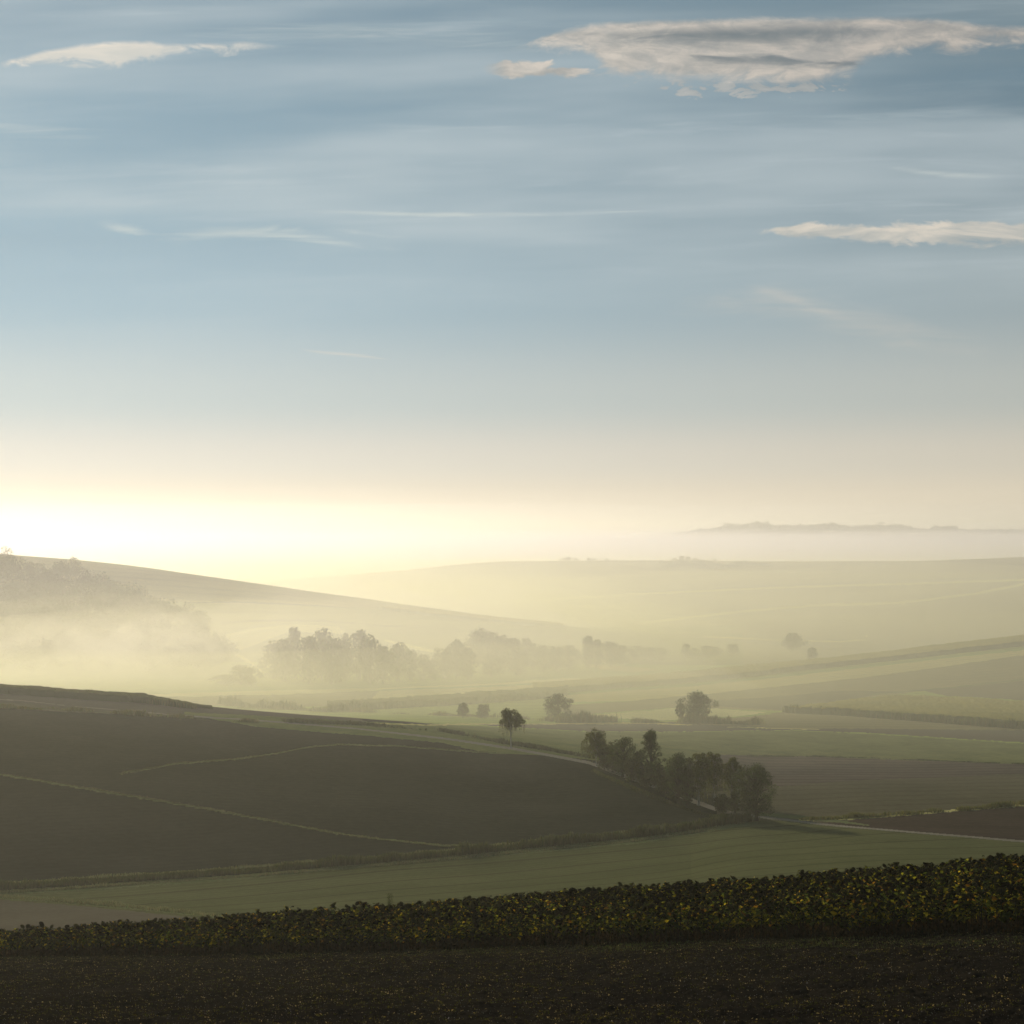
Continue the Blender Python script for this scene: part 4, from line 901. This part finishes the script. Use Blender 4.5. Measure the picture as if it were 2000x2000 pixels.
lit = mixc(sstep(cx, .45, .95), lit, mixc(1.0, lit, (.86, .85, .85), 'MULTIPLY'))
c1 = mixc(belly, lit, WHT(1, 94, 110, 120))
base = mixc(mth('MULTIPLY', mth('MAXIMUM', mth('MAXIMUM', d1, d1b), d1c), .93), base, c1)
# 2: small feathered cloud, upper left
T2 = [(0, 120), (50, 106), (110, 92), (200, 80), (260, 76), (330, 82), (400, 82), (480, 79), (560, 88), (660, 92), (2000, 100)]
B2 = [(0, 138), (70, 132), (110, 130), (190, 134), (220, 138), (270, 126), (340, 112), (450, 105), (560, 98), (660, 95), (2000, 99)]
d2 = cloud(-40, 620, T2, B2, 12, 24, 8, 36, fine)
fade2 = sstep(cx, .31, .20, 0.15, 1.0)
base = mixc(mth('MULTIPLY', mth('MULTIPLY', d2, fade2), .9), base, mixc(sstep(fine2, .35, .7), WHT(1, 205, 204, 198), WHT(1, 236, 226, 212)))
# 3: ragged cloud at the right edge
T3 = [(0, 456), (1470, 454), (1490, 448), (1540, 438), (1595, 430), (1640, 438), (1700, 437), (1800, 434), (1870, 427), (1930, 427), (2000, 431)]
B3 = [(0, 450), (1470, 456), (1500, 458), (1550, 466), (1620, 471), (1700, 482), (1750, 479), (1870, 485), (2000, 481)]
d3 = cloud(1465, 2600, T3, B3, 10, 18, 22, 36, fine)
base = mixc(mth('MULTIPLY', d3, .88), base, mixc(sstep(fine2, .34, .68), WHT(1, 166, 172, 172), WHT(1, 222, 212, 198)))
# wisps
def streak(x0, x1, pts, th, op, n, rag, c):
    global base
    xm0, xm1 = pts[0][0], pts[-1][0]
    top = [(x, y - th / 2 * (0.25 if x in (xm0, xm1) else 1)) for x, y in pts]; bot = [(x, y + th / 2 * (0.25 if x in (xm0, xm1) else 1)) for x, y in pts]
    d = cloud(x0, x1, top, bot, th * .7, th * .7, rag, rag, n)
    d = mth('MULTIPLY', d, sstep(wisp, .3, .62, .25, 1.0))
    base = mixc(mth('MULTIPLY', d, op), base, c)
PALE = WHT(1, 205, 212, 208); PINK = WHT(1, 214, 205, 192)
streak(165, 800, [(165, 432), (250, 450), (330, 464), (450, 456), (560, 460), (640, 474), (800, 492)], 30, .5, fine2, 26, PALE)
streak(640, 820, [(640, 446), (700, 455), (760, 462), (820, 462)], 14, .4, fine2, 14, PALE)
streak(480, 1420, [(480, 410), (650, 413), (850, 419), (1000, 419), (1250, 413), (1420, 404)], 11, .55, wisp, 8, PALE)
streak(560, 790, [(560, 678), (620, 687), (700, 694), (790, 707)], 10, .6, wisp, 5, WHT(1, 222, 212, 200))
streak(1260, 2600, [(1260, 612), (1500, 590), (1620, 612), (1750, 650), (1880, 676), (2000, 686)], 90, .20, fine2, 70, PINK)
streak(1440, 1700, [(1440, 552), (1520, 576), (1600, 606), (1700, 636)], 30, .22, wisp, 20, PINK)
streak(1700, 2600, [(1700, 322), (1800, 336), (1900, 345), (2000, 346)], 16, .45, fine2, 12, PALE)
streak(330, 1100, [(330, 68), (600, 62), (800, 66), (950, 80), (1100, 96)], 60, .30, wisp, 30, PALE)
streak(-200, 330, [(-200, 245), (0, 248), (120, 256), (330, 262)], 34, .3, wisp, 20, PALE)
skycol = base

L(skycol, bg.inputs['Color'])
cam = bpy.data.cameras.new('camera'); cam.sensor_width = 36; cam.lens = 36 * F / 2000; cam.shift_y = (HZ - 1000) / 2000
cam.clip_start = 0.5; cam.clip_end = 30000
co = bpy.data.objects.new('camera', cam); COL.objects.link(co); co.location = (0, 0, 0); co.rotation_euler = (math.pi / 2, 0, 0)
SC.camera = co
SC.view_settings.view_transform = 'Standard'; SC.view_settings.look = 'None'; SC.view_settings.gamma = 1
SC.view_settings.exposure = EXPO; SC.view_settings.use_curve_mapping = False
SC.cycles.max_bounces = 6; SC.cycles.diffuse_bounces = 2; SC.cycles.transmission_bounces = 4; SC.cycles.volume_bounces = 1
SC.cycles.transparent_max_bounces = 96; SC.cycles.glossy_bounces = 2
SC.cycles.use_denoising = True
SC.cycles.sample_clamp_indirect = 4; SC.cycles.sample_clamp_direct = 4
